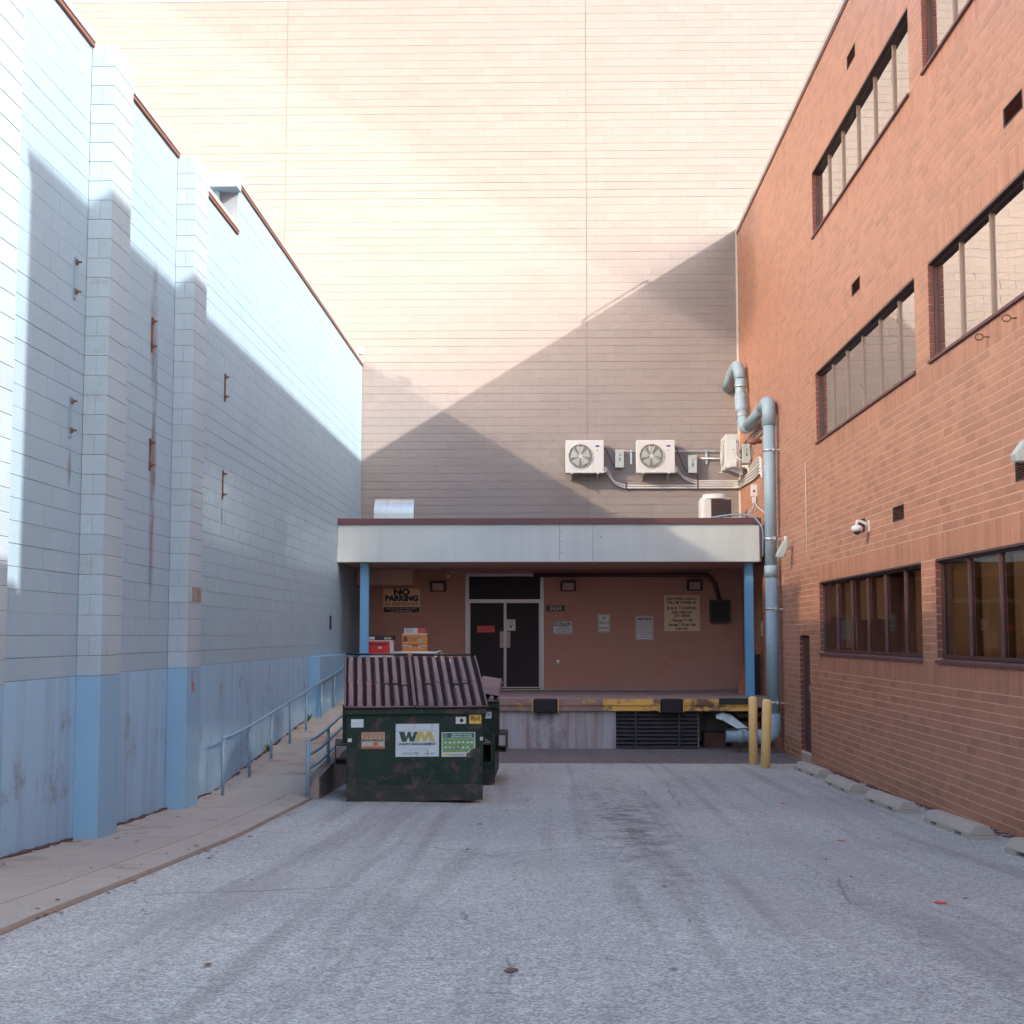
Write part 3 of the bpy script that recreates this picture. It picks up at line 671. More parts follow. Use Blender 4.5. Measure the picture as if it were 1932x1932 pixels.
# unseen reflecting building added left; heights and finishes shaped to bounce sunlight
mg = thing("bounce_tower", "unseen tall building added beyond the white roof to bounce sunlight", "building")
bx("tower_body", M['room'], mg, -27, -17.02, -24, 17.66, -1, 29); bx("tower_body", M['room'], mg, -27, -17.02, 17.67, 34.4, -1, 22.5)
for i in range(14):
    n_, h_ = (5, 4.3) if i >= 10 else (8, 3.5)
    for j in range(n_): bx("bounce_panel", M['satin'] if i >= 10 else M['satin_dull'], mg, -17.02, -17.0, -24+i*50/12+.01, -24+(i+1)*50/12-.01, 1+j*h_+.01, 1+(j+1)*h_-.01)


# ================================================================ LOADING DOCK
dk = thing("loading_dock", "raised concrete loading dock with worn yellow edge in front of the glass doors", "loading dock")
MB().box(-3.09, RX-.01, 30.93, BY-.005, .12, .30).box(LXW+.005, -3.10, 31.95, BY-.005, .12, .30).build("platform", M['dock_floor'], dk)
bx("dock_face", M['dock_conc'], dk, -3.09, 1.41, 30.95, 31.25, -1.0, .115)
MB().box(1.41, 1.46, 30.96, 31.3, -1, .115).box(3.22, 3.27, 31.3, 35, -1, .115).box(1.3, RX, 33.2, 33.4, -1, .115).build("recess_wall", M['dock_conc'], dk)
bx("nosing", M['yellow'], dk, LXW+.1, -3.3, 31.91, 31.948, .16, .31)
segs = [(-3.09, -.33, 'rust_steel'), (.235, 1.18, 'rust_steel'), (1.185, 2.37, 'yellow_worn'), (2.90, 4.30, 'yellow_worn')]
for a, b, mm in segs:
    MB().box(a, b, 30.90, 30.93, .04, .295).box(a, b, 30.86, 30.898, .045, .065).box(a, b, 30.868, 30.898, .165, .18).build("edge_beam", M[mm], dk)
for a, b in ((-.30, .205), (2.41, 2.87)):
    p = MB().box(a, b, 30.78, 30.93, .0, .305).build("dock_bumper", M['rubber'], dk, .035)
    for q in (a-.035, b+.012): MB().box(q, q+.022, 30.80, 30.93, .02, .29).build("bracket", M['yellow_worn'], p)
bx("steel_plate", M['black'], dk, 3.655, 4.27, 30.84, 30.866, .19, .315)
bx("beam_infill", M['dark_void'], dk, 1.47, 4.3, 31.0, 31.1, .03, .118)
# big louvred opening under the dock
lvp = MB().box(1.47, 3.21, 31.02, 31.05, -.80, .03).build("under_dock_vent", M['dark_void'], dk)
rr = random.Random(31)
for k in range(9):
    z = -.74 + k*.084
    for a, b in ((1.47, 1.865), (1.90, 2.79), (2.825, 3.21)):
        j = rr.uniform(-.008, .008)
        MB().prism([(30.93, 0), (30.94, -.004), (31.015, .055), (31.0, .062)], lambda p, q: (a, p, z+q+j), lambda p, q: (b, p, z+q-j)).build("slat", M['louvre'], lvp)
for x in (1.882, 2.807): bx("rail_post", M['louvre'], lvp, x-.014, x+.014, 30.905, 30.93, -.82, .03)

# ================================================================ CANOPY
cn = thing("dock_canopy", "flat canopy over the loading dock with pale grey fascia and brown top trim", "canopy")
CY = 32.05
for a, b in ((LXW-.0+.005, .270), (.276, 1.015), (1.021, 4.74)):
    bx("fascia_panel", M['fascia'], cn, a, b, CY, CY+.06, 3.295, 4.14, bevel=.003)
bx("top_trim", M['brown_metal'], cn, LXW+.004, 4.78, CY-.035, CY+.06, 4.143, 4.275, bevel=.004)
bx("trim_lip", M['brown_metal'], cn, LXW+.004, 4.78, CY-.05, CY-.036, 4.143, 4.165)
bx("side_edge", M['brown_metal'], cn, 4.745, 4.785, CY, BY-.01, 3.30, 4.14)
bx("roof_deck", M['tar'], cn, LXW+.004, 4.74, CY+.061, BY-.003, 3.6, 4.2)
for i in range(4):
    a = LXW+.004+i*2.364; bx("soffit_panel", M['soffit'], cn, a, a+2.358, CY+.061, BY-.003, 3.29, 3.598)
for x, zz in ((.32, 3.98), (.32, 3.75), (.32, 3.5), (1.2, 3.85)):
    bx("screw", M['rust'], cn, x-.01, x+.01, CY-.004, CY, zz-.01, zz+.015)
for x in (-4.155, 4.545):
    p = MB().box(x-.093, x+.093, 32.40, 32.415, .30, 3.288).box(x-.006, x+.006, 32.415, 32.57, .30, 3.288).box(x-.093, x+.093, 32.57, 32.585, .30, 3.288).build("post", M['blue_post'], cn)
    MB().box(x-.13, x+.13, 32.34, 32.64, .302, .32).build("base_plate", M['blue_post'], p)

# ================================================================ THINGS UNDER THE CANOPY
def wall_light(x, z, label):
    t = thing("wall_light", label, "wall light", (x, BY, z), 0, "black box lamps on the dock wall")
    MB().prism([(-.003, .14), (-.20, .14), (-.20, .09), (-.10, -.13), (-.003, -.13)], lambda p, q: (-.19, p, q), lambda p, q: (.19, p, q)).build("housing", M['black'], t, .01)
    MB().prism([(-.204, .075), (-.21, .07), (-.125, -.105), (-.119, -.10)], lambda p, q: (-.14, p, q), lambda p, q: (.14, p, q)).build("lens", M['lamp_glass'], t)
wall_light(-2.74, 2.88, "black box lamp left of the glass doors, above the no parking sign's right edge")
wall_light(.52, 2.885, "black box lamp just right of the glass doors, above the house number")
wall_light(3.68, 2.90, "black box lamp above the cream towing sign")
t = thing("security_camera", "little pale ceiling camera left of the glass doors", "camera", (-2.47, 35.2, 3.28))
MB().lathe([(.03, 0), (.03, -.10), (.075, -.12), (.08, -.17), (.055, -.21), (.02, -.225)], (0,0,0)).build("housing", M['soffit'], t)
t = thing("conduit_run", "dark duct under the canopy dropping into the black meter box", "duct", (0, 0, 0))
MB().tube(arc_path([(-.35, 35.85, 3.16), (4.12, 35.85, 3.16), (4.30, 35.85, 2.5)], .35), .055, 10).build("duct", M['brown_frame'], t)
t = thing("meter_box", "black square box right of the cream towing sign", "electrical box", (4.3, BY, 2.25))
bx("case", M['black'], t, -.25, .25, -.22, -.003, -.28, .29, bevel=.01); bx("lid", M['rubber'], t, -.21, .21, -.235, -.222, -.24, .25)
t = thing("wall_tap", "small metal tap low on the tan wall right of the doors", "tap", (.26, BY-.003, .99))
MB().tube([(0, 0, 0), (0, -.08, 0), (0, -.10, -.06)], .018, 8).build("spout", M['steel'], t); bx("plate", M['steel'], t, -.03, .03, -.012, 0, -.06, .05)

def board(name, label, cat, x0, x1, z0, z1, m, y=BY-.003, th=.008, border=None):
    t = thing(name, label, cat, ((x0+x1)/2, y, (z0+z1)/2)); w2, h2 = (x1-x0)/2, (z1-z0)/2
    bx("board", m, t, -w2, w2, -th, 0, -h2, h2, bevel=.002)
    if border:
        e = .012; mb = MB()
        for a, b, c, d in ((-w2+e, w2-e, h2-e-.008, h2-e), (-w2+e, w2-e, -h2+e, -h2+e+.008), (-w2+e, -w2+e+.008, -h2+e+.008, h2-e-.008), (w2-e-.008, w2-e, -h2+e+.008, h2-e-.008)): mb.box(a, b, -th-.0012, -th-.0002, c, d)
        mb.build("border", M[border], t)
    return t, -th-.001
t, f = board("no_parking_sign", "large NO PARKING IN DRIVEWAY sign left of the glass doors", "sign", -4.132, -3.204, 2.209, 2.825, M['cream_sign'])
text("NO", .19, 'ink', t, (0, f, .215), bold=.012, sx=1.35); text("PARKING", .185, 'ink', t, (0, f, .06), bold=.012, sx=1.08)
text("IN DRIVEWAY", .115, 'red_ink', t, (0, f, -.085), sx=1.15, bold=.002); bx("black_band", M['ink'], t, -.455, .455, f-.001, f, -.295, -.155)
text("VEHICLES WILL BE TOWED AWAY", .052, 'cream_sign', t, (0, f-.002, -.195), sx=.95); text("AT OWNERS EXPENSE", .052, 'cream_sign', t, (0, f-.002, -.255))
t, f = board("house_number_sign", "black number plate reading 3624 right of the glass doors", "sign", -.03, .436, 2.253, 2.399, M['black'])
text("3624", .145, 'paper', t, (0, f, 0), sx=1.0)
t, f = board("notice_sign", "small blue headed NOTICE sign for vendors, right of the glass doors", "sign", .152, .618, 1.691, 1.995, M['paper'])
bx("blue_band", M['blue_ink'], t, -.225, .225, f-.001, f, .045, .145); text("NOTICE", .11, 'paper', t, (0, f-.002, .095), bold=.004, shear=.25, sx=1.05)
for i, l in enumerate(("VENDORS &", "CONTRACTORS", "MUST SIGN IN", "AT SECURITY DESK")): text(l, .052, 'blue_ink', t, (0, f, .015-.046*i))
t, f = board("parking_time_sign", "narrow 30 MINUTE PARKING sign with rounded green border", "sign", 1.259, 1.564, 1.732, 2.181, M['paper'], border='logo_green')
text("30", .11, 'ink', t, (0, f, .125)); text("MINUTE", .10, 'logo_green', t, (0, f, 0), sx=.72); text("PARKING", .10, 'logo_green', t, (0, f, -.125), sx=.64)
t, f = board("dumping_notice_sign", "tall white NOTICE sign full of small print, left of the towing sign", "sign", 2.205, 2.648, 1.536, 2.139, M['paper'], border='blue_ink')
text("NOTICE", .085, 'ink', t, (0, f, .22), bold=.005, sx=1.1)
for i, l in enumerate(("DRIVERS, VENDORS ARE", "REQUIRED TO REMOVE", "ALL PALLETS FROM THE", "LOADING DOCK. TRASH", "& CARDBOARD MUST", "BE PROPERLY DISPOSED", "OF IN THE DUMPSTER.")): text(l, .042, 'blue_ink', t, (0, f, .145-.051*i), sx=.85)
text("CARDBOARD MUST BE FLAT", .034, 'blue_ink', t, (0, f, -.225), sx=.85)
t, f = board("towing_sign", "square cream towing sign beside the black meter box", "sign", 2.92, 3.807, 1.76, 2.649, M['cream_sign'])
for l, s_, z_, k_ in (("CARS PARKED ILLEGALLY", .085, .365, .80), ("WILL BE TOWED BY", .095, .265, .85), ("R & K TOWING", .105, .125, 1.02), ("3200 VARE AVE", .07, .02, 1.08), ("271-0505", .09, -.065, 1.12), ("Charge $ 150", .09, -.175, 1.05), ("Storage $ 25 per Day", .088, -.285, .88), ("CASH ONLY", .062, -.385, .95)):
    text(l, s_, 'ink', t, (0, f, z_), bold=.003, sx=k_)

# drop boxes
t = thing("red_drop_box", "white parcel drop box with red front panel behind the left canopy post", "drop box", (-3.93, 33.5, .30))
bx("cabinet", M['off_white'], t, -.335, .33, .0, .45, 0, 1.24, bevel=.015); bx("front_panel", M['red'], t, -.30, .25, -.012, -.001, .92, 1.215, bevel=.01)
bx("slot", M['black'], t, -.24, .2, -.02, -.013, 1.135, 1.165); bx("emblem", M['off_white'], t, -.03, .06, -.016, -.0125, 1.045, 1.085)
h = bx("header", M['black'], t, -.335, .33, .01, .4, 1.242, 1.35, bevel=.01); bx("label", M['off_white'], h, -.3, -.11, .004, .0098, 1.255, 1.32); bx("label", M['sticker_cream'], h, .11, .28, .004, .0098, 1.26, 1.31)
t = thing("orange_drop_box", "orange parcel drop box with leaflet rack on top, beside the red fronted one", "drop box", (-3.10, 33.5, .30))
bx("cabinet", M['off_white'], t, -.28, .28, .01, .45, 0, .70); bx("lower_panel", M['orange'], t, -.295, .295, 0, .4, .88, 1.11, bevel=.008)
mb = MB().box(-.295, -.13, -.012, -.001, 1.105, 1.13).box(.13, .295, -.012, -.001, 1.105, 1.13).box(-.13, -.115, -.012, -.001, 1.05, 1.13).box(-.10, -.085, -.012, -.001, 1.05, 1.13).box(.085, .10, -.012, -.001, 1.05, 1.13).box(.115, .13, -.012, -.001, 1.05, 1.13); mb.build("flap_trim", M['off_white'], t)
h = bx("header", M['orange'], t, -.298, .298, -.02, .4, 1.14, 1.37, bevel=.008); bx("header_cap", M['off_white'], h, -.30, .30, -.022, .4, 1.372, 1.395)
bx("emblem", M['rust'], h, -.26, -.17, -.024, -.0205, 1.21, 1.33); bx("badge", M['sticker_cream'], h, .08, .18, -.024, -.0205, 1.19, 1.28)
for k in range(3): bx("text_line", M['rust'], h, -.14, .14-.05*k, -.023, -.0205, 1.295-.028*k, 1.303-.028*k)
r_ = bx("leaflet_rack", M['off_white'], t, -.25, .06, .05, .2, 1.397, 1.52); bx("red_leaflets", M['sticker_red'], t, .063, .25, .05, .2, 1.397, 1.52)
for k in range(4): bx("text_line", M['ink'], r_, -.23, -.02-.02*k, .046, .0495, 1.497-.024*k, 1.503-.024*k)
# right end of the dock
t = thing("leaning_plank", "orange brown board leaning by the right canopy post", "board", (4.46, 33.3, .30))
MB().box(-.08, .08, -.02, .02, 0, .8, mtx=Matrix.Rotation(R_(14), 4, 'Y')).build("board", M['plank'], t)
t = thing("black_panel", "dark panel standing between the right canopy post and the brick wall", "panel", (4.77, 32.9, .30)); bx("panel", M['black'], t, -.075, .075, 0, .05, 0, .93)
t = thing("label_strip", "narrow white printed strip on the brick wall behind the grey downpipe", "notice", (4.85, 32.7, 1.8)); bx("strip", M['off_white'], t, 0, .018, -.03, .03, -.17, .17)
for k in range(6): bx("mark", M['ink'], t, -.002, -.0005, -.018, .018, -.14+.05*k, -.12+.05*k)

# ================================================================ HANDRAILS AND CURB WALL
cw = MB(); y = 19.6
n = 12
for i in range(n):
    a, b = 19.6+i*(30.85-19.6)/n, 19.6+(i+1)*(30.85-19.6)/n; za, zb = -.277+.0728*(a-19.6), -.277+.0728*(b-19.6)
    cw.quad((-3.255, a, za), (-3.105, a, za), (-3.105, b, zb), (-3.255, b, zb)); cw.quad((-3.105, a, -1), (-3.105, b, -1), (-3.105, b, zb), (-3.105, a, za)); cw.quad((-3.255, b, -1), (-3.255, a, -1), (-3.255, a, za), (-3.255, b, zb))
cw.quad((-3.255, 19.6, -1), (-3.105, 19.6, -1), (-3.105, 19.6, -.277), (-3.255, 19.6, -.277))
o = cw.build("ramp_curb_wall", M['curb_wall']); tag(o, "low stained concrete curb wall along the ramp beside the big dumpster", "low wall")
t = thing("wall_handrail", "single blue grey handrail on posts climbing the ramp along the white wall", "handrail")
P = [(19.74, -.545, .236), (21.50, RZ(21.5), .285), (23.18, RZ(23.18), .40), (24.85, RZ(24.85), .50), (26.49, RZ(26.49), .61), (28.24, RZ(28.24), .715), (29.97, RZ(29.97), .84)]
for y, a, b in P: MB().tube([(-4.45, y, a-.02), (-4.45, y, b)], .023, 10).lathe([(.045, a-.01), (.045, a+.008)], (-4.45, y, 0), seg=12).build("post", M['rail_blue'], t)
MB().tube(arc_path([(-4.45, 19.70, .25), (-4.45, 20.15, .245), (-4.45, 21.50, .30), (-4.45, 30.6, .895), (-4.45, 31.9, 1.10)], .12), .024, 12).build("rail", M['rail_blue'], t)
t = thing("ramp_guardrail", "three bar blue grey guardrail on the ramp's curb wall behind the big dumpster", "guardrail")
MB().tube([(-3.24, 19.48, -.58), (-3.24, 19.48, .245)], .026, 10).build("post", M['rail_blue'], t)
for y in (20.87, 23.1, 25.3, 27.5, 29.7): MB().tube([(-3.18, y, -.30+.0728*(y-19.6)), (-3.18, y, .262+.0728*(y-19.9))], .024, 10).build("post", M['rail_blue'], t)
for dz in (0, -.19, -.375):
    MB().tube(arc_path([(-3.24, 19.48, .235+dz), (-3.22, 19.85, .238+dz), (-3.18, 20.3, .28+dz), (-3.18, 30.9, 1.05+dz)], .15), .021, 10).build("rail", M['rail_blue'], t)
t = thing("dock_guardrail", "pale blue guardrail on the dock edge in front of the parcel drop boxes", "guardrail")
MB().tube(arc_path([(-3.38, 31.05, 1.28), (-2.42, 31.05, 1.28)], .1), .026, 10).build("rail", M['fascia'], t)
MB().tube(arc_path([(-2.42, 31.05, 1.28), (-2.36, 31.3, 1.30), (-2.36, 32.0, 1.30)], .1), .024, 10).build("rail", M['fascia'], t)
MB().tube([(-3.38, 31.05, .9), (-2.42, 31.05, .9)], .02, 8).build("rail", M['fascia'], t)
for x, y in ((-3.38, 31.05), (-2.42, 31.05), (-2.36, 32.0)): MB().tube([(x, y, .30), (x, y, 1.28)], .025, 10).build("post", M['fascia'], t)

# ================================================================ DOWNPIPE
t = thing("drain_pipe", "fat pale blue grey drain pipe running down the brick wall beside the canopy", "pipe")
PX = RX-.20; pr = .135
MB().tube(arc_path([(PX-.10, 35.95, 7.9), (PX-.08, 35.2, 8.14), (PX-.03, 34.5, 8.22), (PX, 34.3, 7.8)], .45, 8), pr, 20).build("elbow", M['pipe_grey'], t)
MB().tube([(PX, 34.3, 7.82), (PX, 34.28, 7.2)], pr-.008, 20).build("pipe_section", M['pipe_grey'], t)
MB().tube(arc_path([(PX, 34.28, 7.45), (PX, 34.26, 7.2), (PX, 34.1, 6.95)], .2), pr+.008, 20).build("elbow", M['pipe_grey'], t)
MB().tube(arc_path([(PX, 34.15, 7.05), (PX, 33.85, 6.55), (PX, 33.3, 6.50)], .3, 8), pr-.006, 20).build("elbow", M['pipe_grey'], t)
MB().tube([(PX, 33.35, 6.505), (PX, 30.5, 6.56)], pr-.012, 20).build("pipe_section", M['pipe_grey'], t)
MB().tube(arc_path([(PX, 30.75, 6.555), (PX, 30.0, 6.57), (PX, 29.97, 6.05)], .36, 10), pr+.006, 24).build("elbow", M['pipe_grey'], t)
zs = [6.07, 3.05, 2.83, .0, -.1]
MB().tube([(PX, 29.97, 6.06), (PX, 29.97, 3.06)], pr-.008, 24).build("pipe_section", M['pipe_grey'], t)
MB().tube([(PX, 29.97, 3.10), (PX, 29.97, 2.86)], pr+.008, 24).build("coupling", M['pipe_grey'], t)
MB().tube([(PX, 29.97, 2.87), (PX, 29.97, .03)], pr-.004, 24).build("pipe_section", M['pipe_grey'], t)
MB().tube(arc_path([(PX, 29.97, .04), (PX, 29.97, -.43), (PX-.35, 29.97, -.43)], .3, 10), pr+.012, 24).build("elbow", M['pipe_grey'], t)
MB().tube([(PX-.3, 29.97, -.43), (PX-.98, 29.97, -.43)], pr-.012, 24).build("pipe_section", M['pipe_grey'], t)
MB().tube([(PX-.62, 29.97, -.43), (PX-.74, 29.97, -.43)], pr+.004, 24).build("coupling", M['pipe_grey'], t)
for zz in (5.52, 3.66, 2.20, .27):
    MB().tube([(PX, 29.97, zz-.02), (PX, 29.97, zz+.02)], pr+.006, 24).box(PX+.12, RX, 29.80, 29.815, zz-.012, zz+.012).box(PX+.04, PX+.08, 29.80, 29.85, zz-.03, zz+.04).build("strap", M['steel'], t)
for p0, p1 in (((PX, 34.29, 7.62), (PX, 34.29, 7.66)), ((PX, 34.03, 6.87), (PX, 34.01, 6.83)), ((PX, 33.15, 6.508), (PX, 33.11, 6.508)), ((PX, 30.9, 6.553), (PX, 30.86, 6.553))):
    MB().tube([p0, p1], pr+.014, 20).tube([p0, (RX, p0[1], p0[2])], .008, 6).build("strap", M['steel'], t)
for y in (33.13, 30.88): MB().box(PX-.02, PX+.0, y-.01, y+.01, 6.15, 6.39).build("hanger", M['steel'], t)
MB().tube([(3.95, 29.97, -.56), (3.95, 29.97, -.80)], .012, 6).build("support_rod", M['rust'], t)

# ================================================================ AIR CONDITIONERS
def ac_unit(label, loc, rz, extra=None):
    """origin: middle of the front face's bottom edge; front looks along -y"""
    t = thing("air_conditioner", label, "air conditioner", loc, rz, "wall hung outdoor air conditioners")
    W, H, D = .48, .80, .33
    c = bx("casing", M['ac_white'], t, -W, W, 0, D, .02, H+.02, bevel=.015)
    bx("base_lip", M['ac_white'], t, -W-.004, W+.004, -.008, D, 0, .03)
    fx, fz, fr = -.108, .42, .30
    fo = MB().lathe([(fr, 0), (fr, .006)], (fx, -.004, fz), (0,-1,0), 40).build("fan_opening", M['ac_dark'], t)
    mb = MB()
    for k in range(5):
        a = 2*math.pi*k/5
        mb.quad((fx+.05*math.cos(a), -.012, fz+.05*math.sin(a)), (fx+.25*math.cos(a-.1), -.012, fz+.25*math.sin(a-.1)), (fx+.26*math.cos(a+.75), -.013, fz+.26*math.sin(a+.75)), (fx+.05*math.cos(a+.9), -.013, fz+.05*math.sin(a+.9)))
    mb.build("fan_blade", M['box_grey'], fo)
    mb = MB()
    for rr_ in (.30, .25, .20, .15, .10): mb.tube([(fx+rr_*math.cos(a), -.02, fz+rr_*math.sin(a)) for a in [2*math.pi*i/32 for i in range(33)]], .0022 if rr_ < .3 else .006, 5, False)
    for k in range(12):
        a = 2*math.pi*k/12+.2; mb.tube([(fx+.04*math.cos(a), -.022, fz+.04*math.sin(a)), (fx+.3*math.cos(a), -.018, fz+.3*math.sin(a))], .0045, 5)
    mb.build("fan_guard", M['ac_wire'], t); MB().lathe([(.05, 0), (.045, .012)], (fx, -.014, fz), (0,-1,0), 20).build("hub_cap", M['ac_white'], t)
    bd = MB().lathe([(.03, 0), (.03, .003)], (0, 0, 0), (0,-1,0), 20).build("badge", M['blue_ink'], t); bd.location = (.32, -.001, .67); bd.scale = (1.9, 1, .75)
    MB().box(.29, .34, -.003, -.0005, .56, .572).box(.325, .335, -.003, -.0005, .545, .56).build("mark", M['ink'], t)
    bx("seam", M['box_grey'], t, .215, .219, -.002, -.0005, .05, .80)
    for x in (-.32, .32): MB().box(x-.02, x+.02, -.06, .55-.12, -.03, -.002).prism([(.10, -.03), (.43, -.03), (.43, -.16), (.40, -.16)], lambda p, q: (x-.015, p, q), lambda p, q: (x+.015, p, q)).build("bracket", M['ac_white'], t)
    bx("valve_cover", M['ac_white'], t, W+.002, W+.07, .08, .26, .02, .16, bevel=.01)
    return t
ac_unit("left air conditioner of the two on the cream wall", (.94, 35.57, 5.70), 0)
ac_unit("right air conditioner of the two on the cream wall", (2.713, 35.57, 5.70), 0)
a3 = ac_unit("air conditioner on the brick wall at the corner, seen edge on", (4.33, 35.08, 5.70), R_(-90))
MB().box(.485, .50, .14, .30, .45, .62).box(.485, .50, .12, .28, .1, .40).build("side_panel", M['ac_white'], a3, .004)
def switch_box(loc, rz, label, w_=.11, h_=.225):
    t = thing("switch_box", label, "electrical box", loc, rz, "grey switch boxes of the air conditioners")
    bx("case", M['box_grey'], t, -w_, w_, -.15, 0, -h_, h_, bevel=.005); bx("lever", M['red'], t, w_+.002, w_+.022, -.13, -.09, .13, .18)
    mb = MB()
    for zz in (.10, .07, -.0, -.03, -.06): mb.box(-.01, .035, -.153, -.1508, zz, zz+.012)
    mb.box(-.01, .0, -.153, -.1508, -.06, .03); mb.build("print", M['ink'], t)
switch_box((1.82, 35.93, 6.08), 0, "grey switch box right of the left air conditioner")
switch_box((3.65, 35.93, 5.94), 0, "grey switch box right of the middle air conditioner")
switch_box((4.745, 34.1, 5.97), 0, "grey switch box on the brick wall at the corner", .09, .23)
def cable(label, pts, r, m='box_grey', nm="cable", rad=.12):
    o = MB().tube(arc_path(pts, rad, 6), r, 8).build(nm, M[m]); tag(o, label, "cable"); return o
cable("dark cable hanging from the left air conditioner to its switch box", [(1.42, 35.8, 6.33), (1.47, 35.75, 6.34), (1.64, 35.8, 5.96), (1.68, 35.85, 5.90), (1.72, 35.86, 5.91)], .014, 'brown_metal')
cable("dark cable hanging from the middle air conditioner to its switch box", [(3.20, 35.8, 6.33), (3.25, 35.75, 6.34), (3.45, 35.8, 5.82), (3.50, 35.85, 5.76), (3.55, 35.86, 5.78)], .014, 'brown_metal')
cable("grey flexible cable looping down the side of the corner air conditioner", [(4.58, 34.58, 6.38), (4.56, 34.5, 6.30), (4.58, 34.45, 5.95), (4.66, 34.3, 5.84), (4.70, 34.1, 5.84)], .018, 'box_grey')
cable("grey cable curving up beside the corner switch box", [(4.80, 34.05, 5.76), (4.83, 33.9, 5.80), (4.84, 33.6, 6.0), (4.84, 33.5, 6.25)], .018)
cable("upper steel conduit between the middle and corner air conditioners", [(1.93, 35.93, 6.30), (2.02, 35.95, 6.28), (4.84, 35.95, 6.28), (4.84, 34.0, 6.42), (4.84, 31.0, 6.42)], .016, 'steel', 'conduit')
cable("lower steel conduit between the middle and corner air conditioners", [(3.76, 35.93, 6.10), (4.84, 35.95, 6.09), (4.84, 33.0, 6.2), (4.84, 31.0, 6.2)], .016, 'steel', 'conduit')
for x, l in ((2.12, "steel strut on the cream wall beside the left switch box"), (4.02, "steel strut on the cream wall between middle and corner air conditioners")):
    o = bx("strut", M['steel'], None, x-.022, x+.022, 35.955, 35.998, 5.96, 6.32); tag(o, l, "bracket")
def lineset(label, zs_, x0, start):
    t = thing("line_cover", label, "pipe", (0,0,0), 0, "white insulated refrigerant pipes")
    for i, z in enumerate(zs_):
        zz = 5.30 + (z-5.355)*1.25
        pts = [(start[0]+.03*i, 35.78, start[1]), (start[0]+.07+.045*i, 35.93, start[1]-.08), (start[0]+.20+.03*i, 35.95, z+.12), (x0, 35.955, z), (4.70, 35.955, z), (4.835, 35.86, z), (4.835, 33.4, zz), (4.835, 32.45, zz+.05), (4.86, 32.2, zz-.12)]
        MB().tube(arc_path(pts, .22, 6), .027, 10).build("pipe", M['line_white'], t)
    return t
lineset("two white insulated pipes from the left air conditioner sweeping along to the brick wall", (5.41, 5.355), 1.95, (1.44, 5.84))
lineset("two white insulated pipes from the middle air conditioner sweeping along to the brick wall", (5.52, 5.465), 3.72, (3.21, 5.84))
t = thing("line_cover", "white insulated pipes dropping from the corner air conditioner down the brick wall", "pipe", (0,0,0), 0, "white insulated refrigerant pipes")
for i in range(3): MB().tube(arc_path([(4.70, 34.4, 5.72), (4.835, 34.3-.02*i, 5.66+.02*i), (4.835, 34.15, 5.50+.065*i), (4.835, 32.45, 5.56+.068*i), (4.86, 32.2, 5.42+.068*i)], .15, 6), .028, 10).build("pipe", M['line_white'], t)
for x, n_ in ((1.99, 2), (3.79, 4)):
    o = MB().box(x-.018, x+.018, 35.92, 35.998, 5.31, 5.43+.10*(n_-2)+.06).build("pipe_clamp", M['brown_metal']); tag(o, "dark clamp over the white pipes below the " + ("left" if x < 3 else "middle") + " switch box", "clamp")
# roof condenser
t = thing("roof_condenser", "white round topped condenser standing on the canopy roof at the corner", "air conditioner", (4.06, 34.3, 4.2))
MB().prism([(-.37, .06), (-.34, .02), (-.28, 0), (.36, 0), (.36, .6), (-.37, .6)], lambda p, q: (p, q, 0), lambda p, q: (p, q, .72)).build("casing", M['ac_white'], t, .005)
q = bx("coil_face", M['brown_frame'], t, -.13, .355, -.012, -.001, 0, .71)
for k in range(16): bx("fin", M['black'], q, -.125, .35, -.018, -.0125, .02+k*.042, .04+k*.042)
MB().lathe([(.36, .72), (.35, .76), (.30, .775), (.28, .84), (.24, .85)], (-.01, .3, 0), seg=32).build("top_cowl", M['ac_white'], t)
for k in range(14):
    a = math.pi*2*k/14; MB().tube([(-.01+.29*math.cos(a), .3+.29*math.sin(a), .76), (-.01+.285*math.cos(a), .3+.285*math.sin(a), .855)], .005, 5).build("guard_wire", M['ac_wire'], t)
t = thing("duct_hood", "curved shiny metal duct hood on the canopy roof beside the white wall", "duct", (-3.69, 34.2, 4.2))
for k in range(3):
    x0, x1 = -.48+k*.32+.002, -.48+(k+1)*.32-.002
    prof = [(0, 0)] + [(.38-.38*math.cos(a), .38+.38*math.sin(a)) for a in [math.pi/2*i/8 for i in range(9)]] + [(.38, 0)]
    MB().prism(prof, lambda p, q: (x0, p, q), lambda p, q: (x1, p, q)).build("hood_section", M['steel'], t)

# things fixed to the brick wall
t = thing("dome_camera", "white dome security camera on a bracket over the ground floor windows", "camera", (RX, 21.7, 3.30))
bx("wall_plate", M['white_plastic'], t, -.02, 0, -.04, .04, -.09, .09, bevel=.008)
MB().tube(arc_path([(-.01, 0, .0), (-.10, 0, .06), (-.19, 0, .08), (-.19, 0, .0)], .05), .024, 10).build("arm", M['white_plastic'], t)
MB().lathe([(.03, .02), (.07, .0), (.088, -.02), (.09, -.055), (.07, -.085)], (-.19, 0, 0), seg=28).build("housing", M['white_plastic'], t)
MB().lathe([(.055, -.085), (.05, -.11), (.032, -.128), (.01, -.135)], (-.19, 0, 0), seg=24).build("dome", M['clear_dark'], t)
t = thing("flood_light", "grey wedge shaped flood light on the brick wall right of the drain pipe", "lamp", (RX, 28.45, 3.38))
MB().tube([(0, 0, .0), (-.10, 0, .0), (-.14, 0, .12)], .02, 8).build("bracket", M['steel'], t)
MB().lathe([(.035, 0), (.04, .09), (.03, .11)], (-.14, 0, .12), seg=14).build("photocell", M['white_plastic'], t)
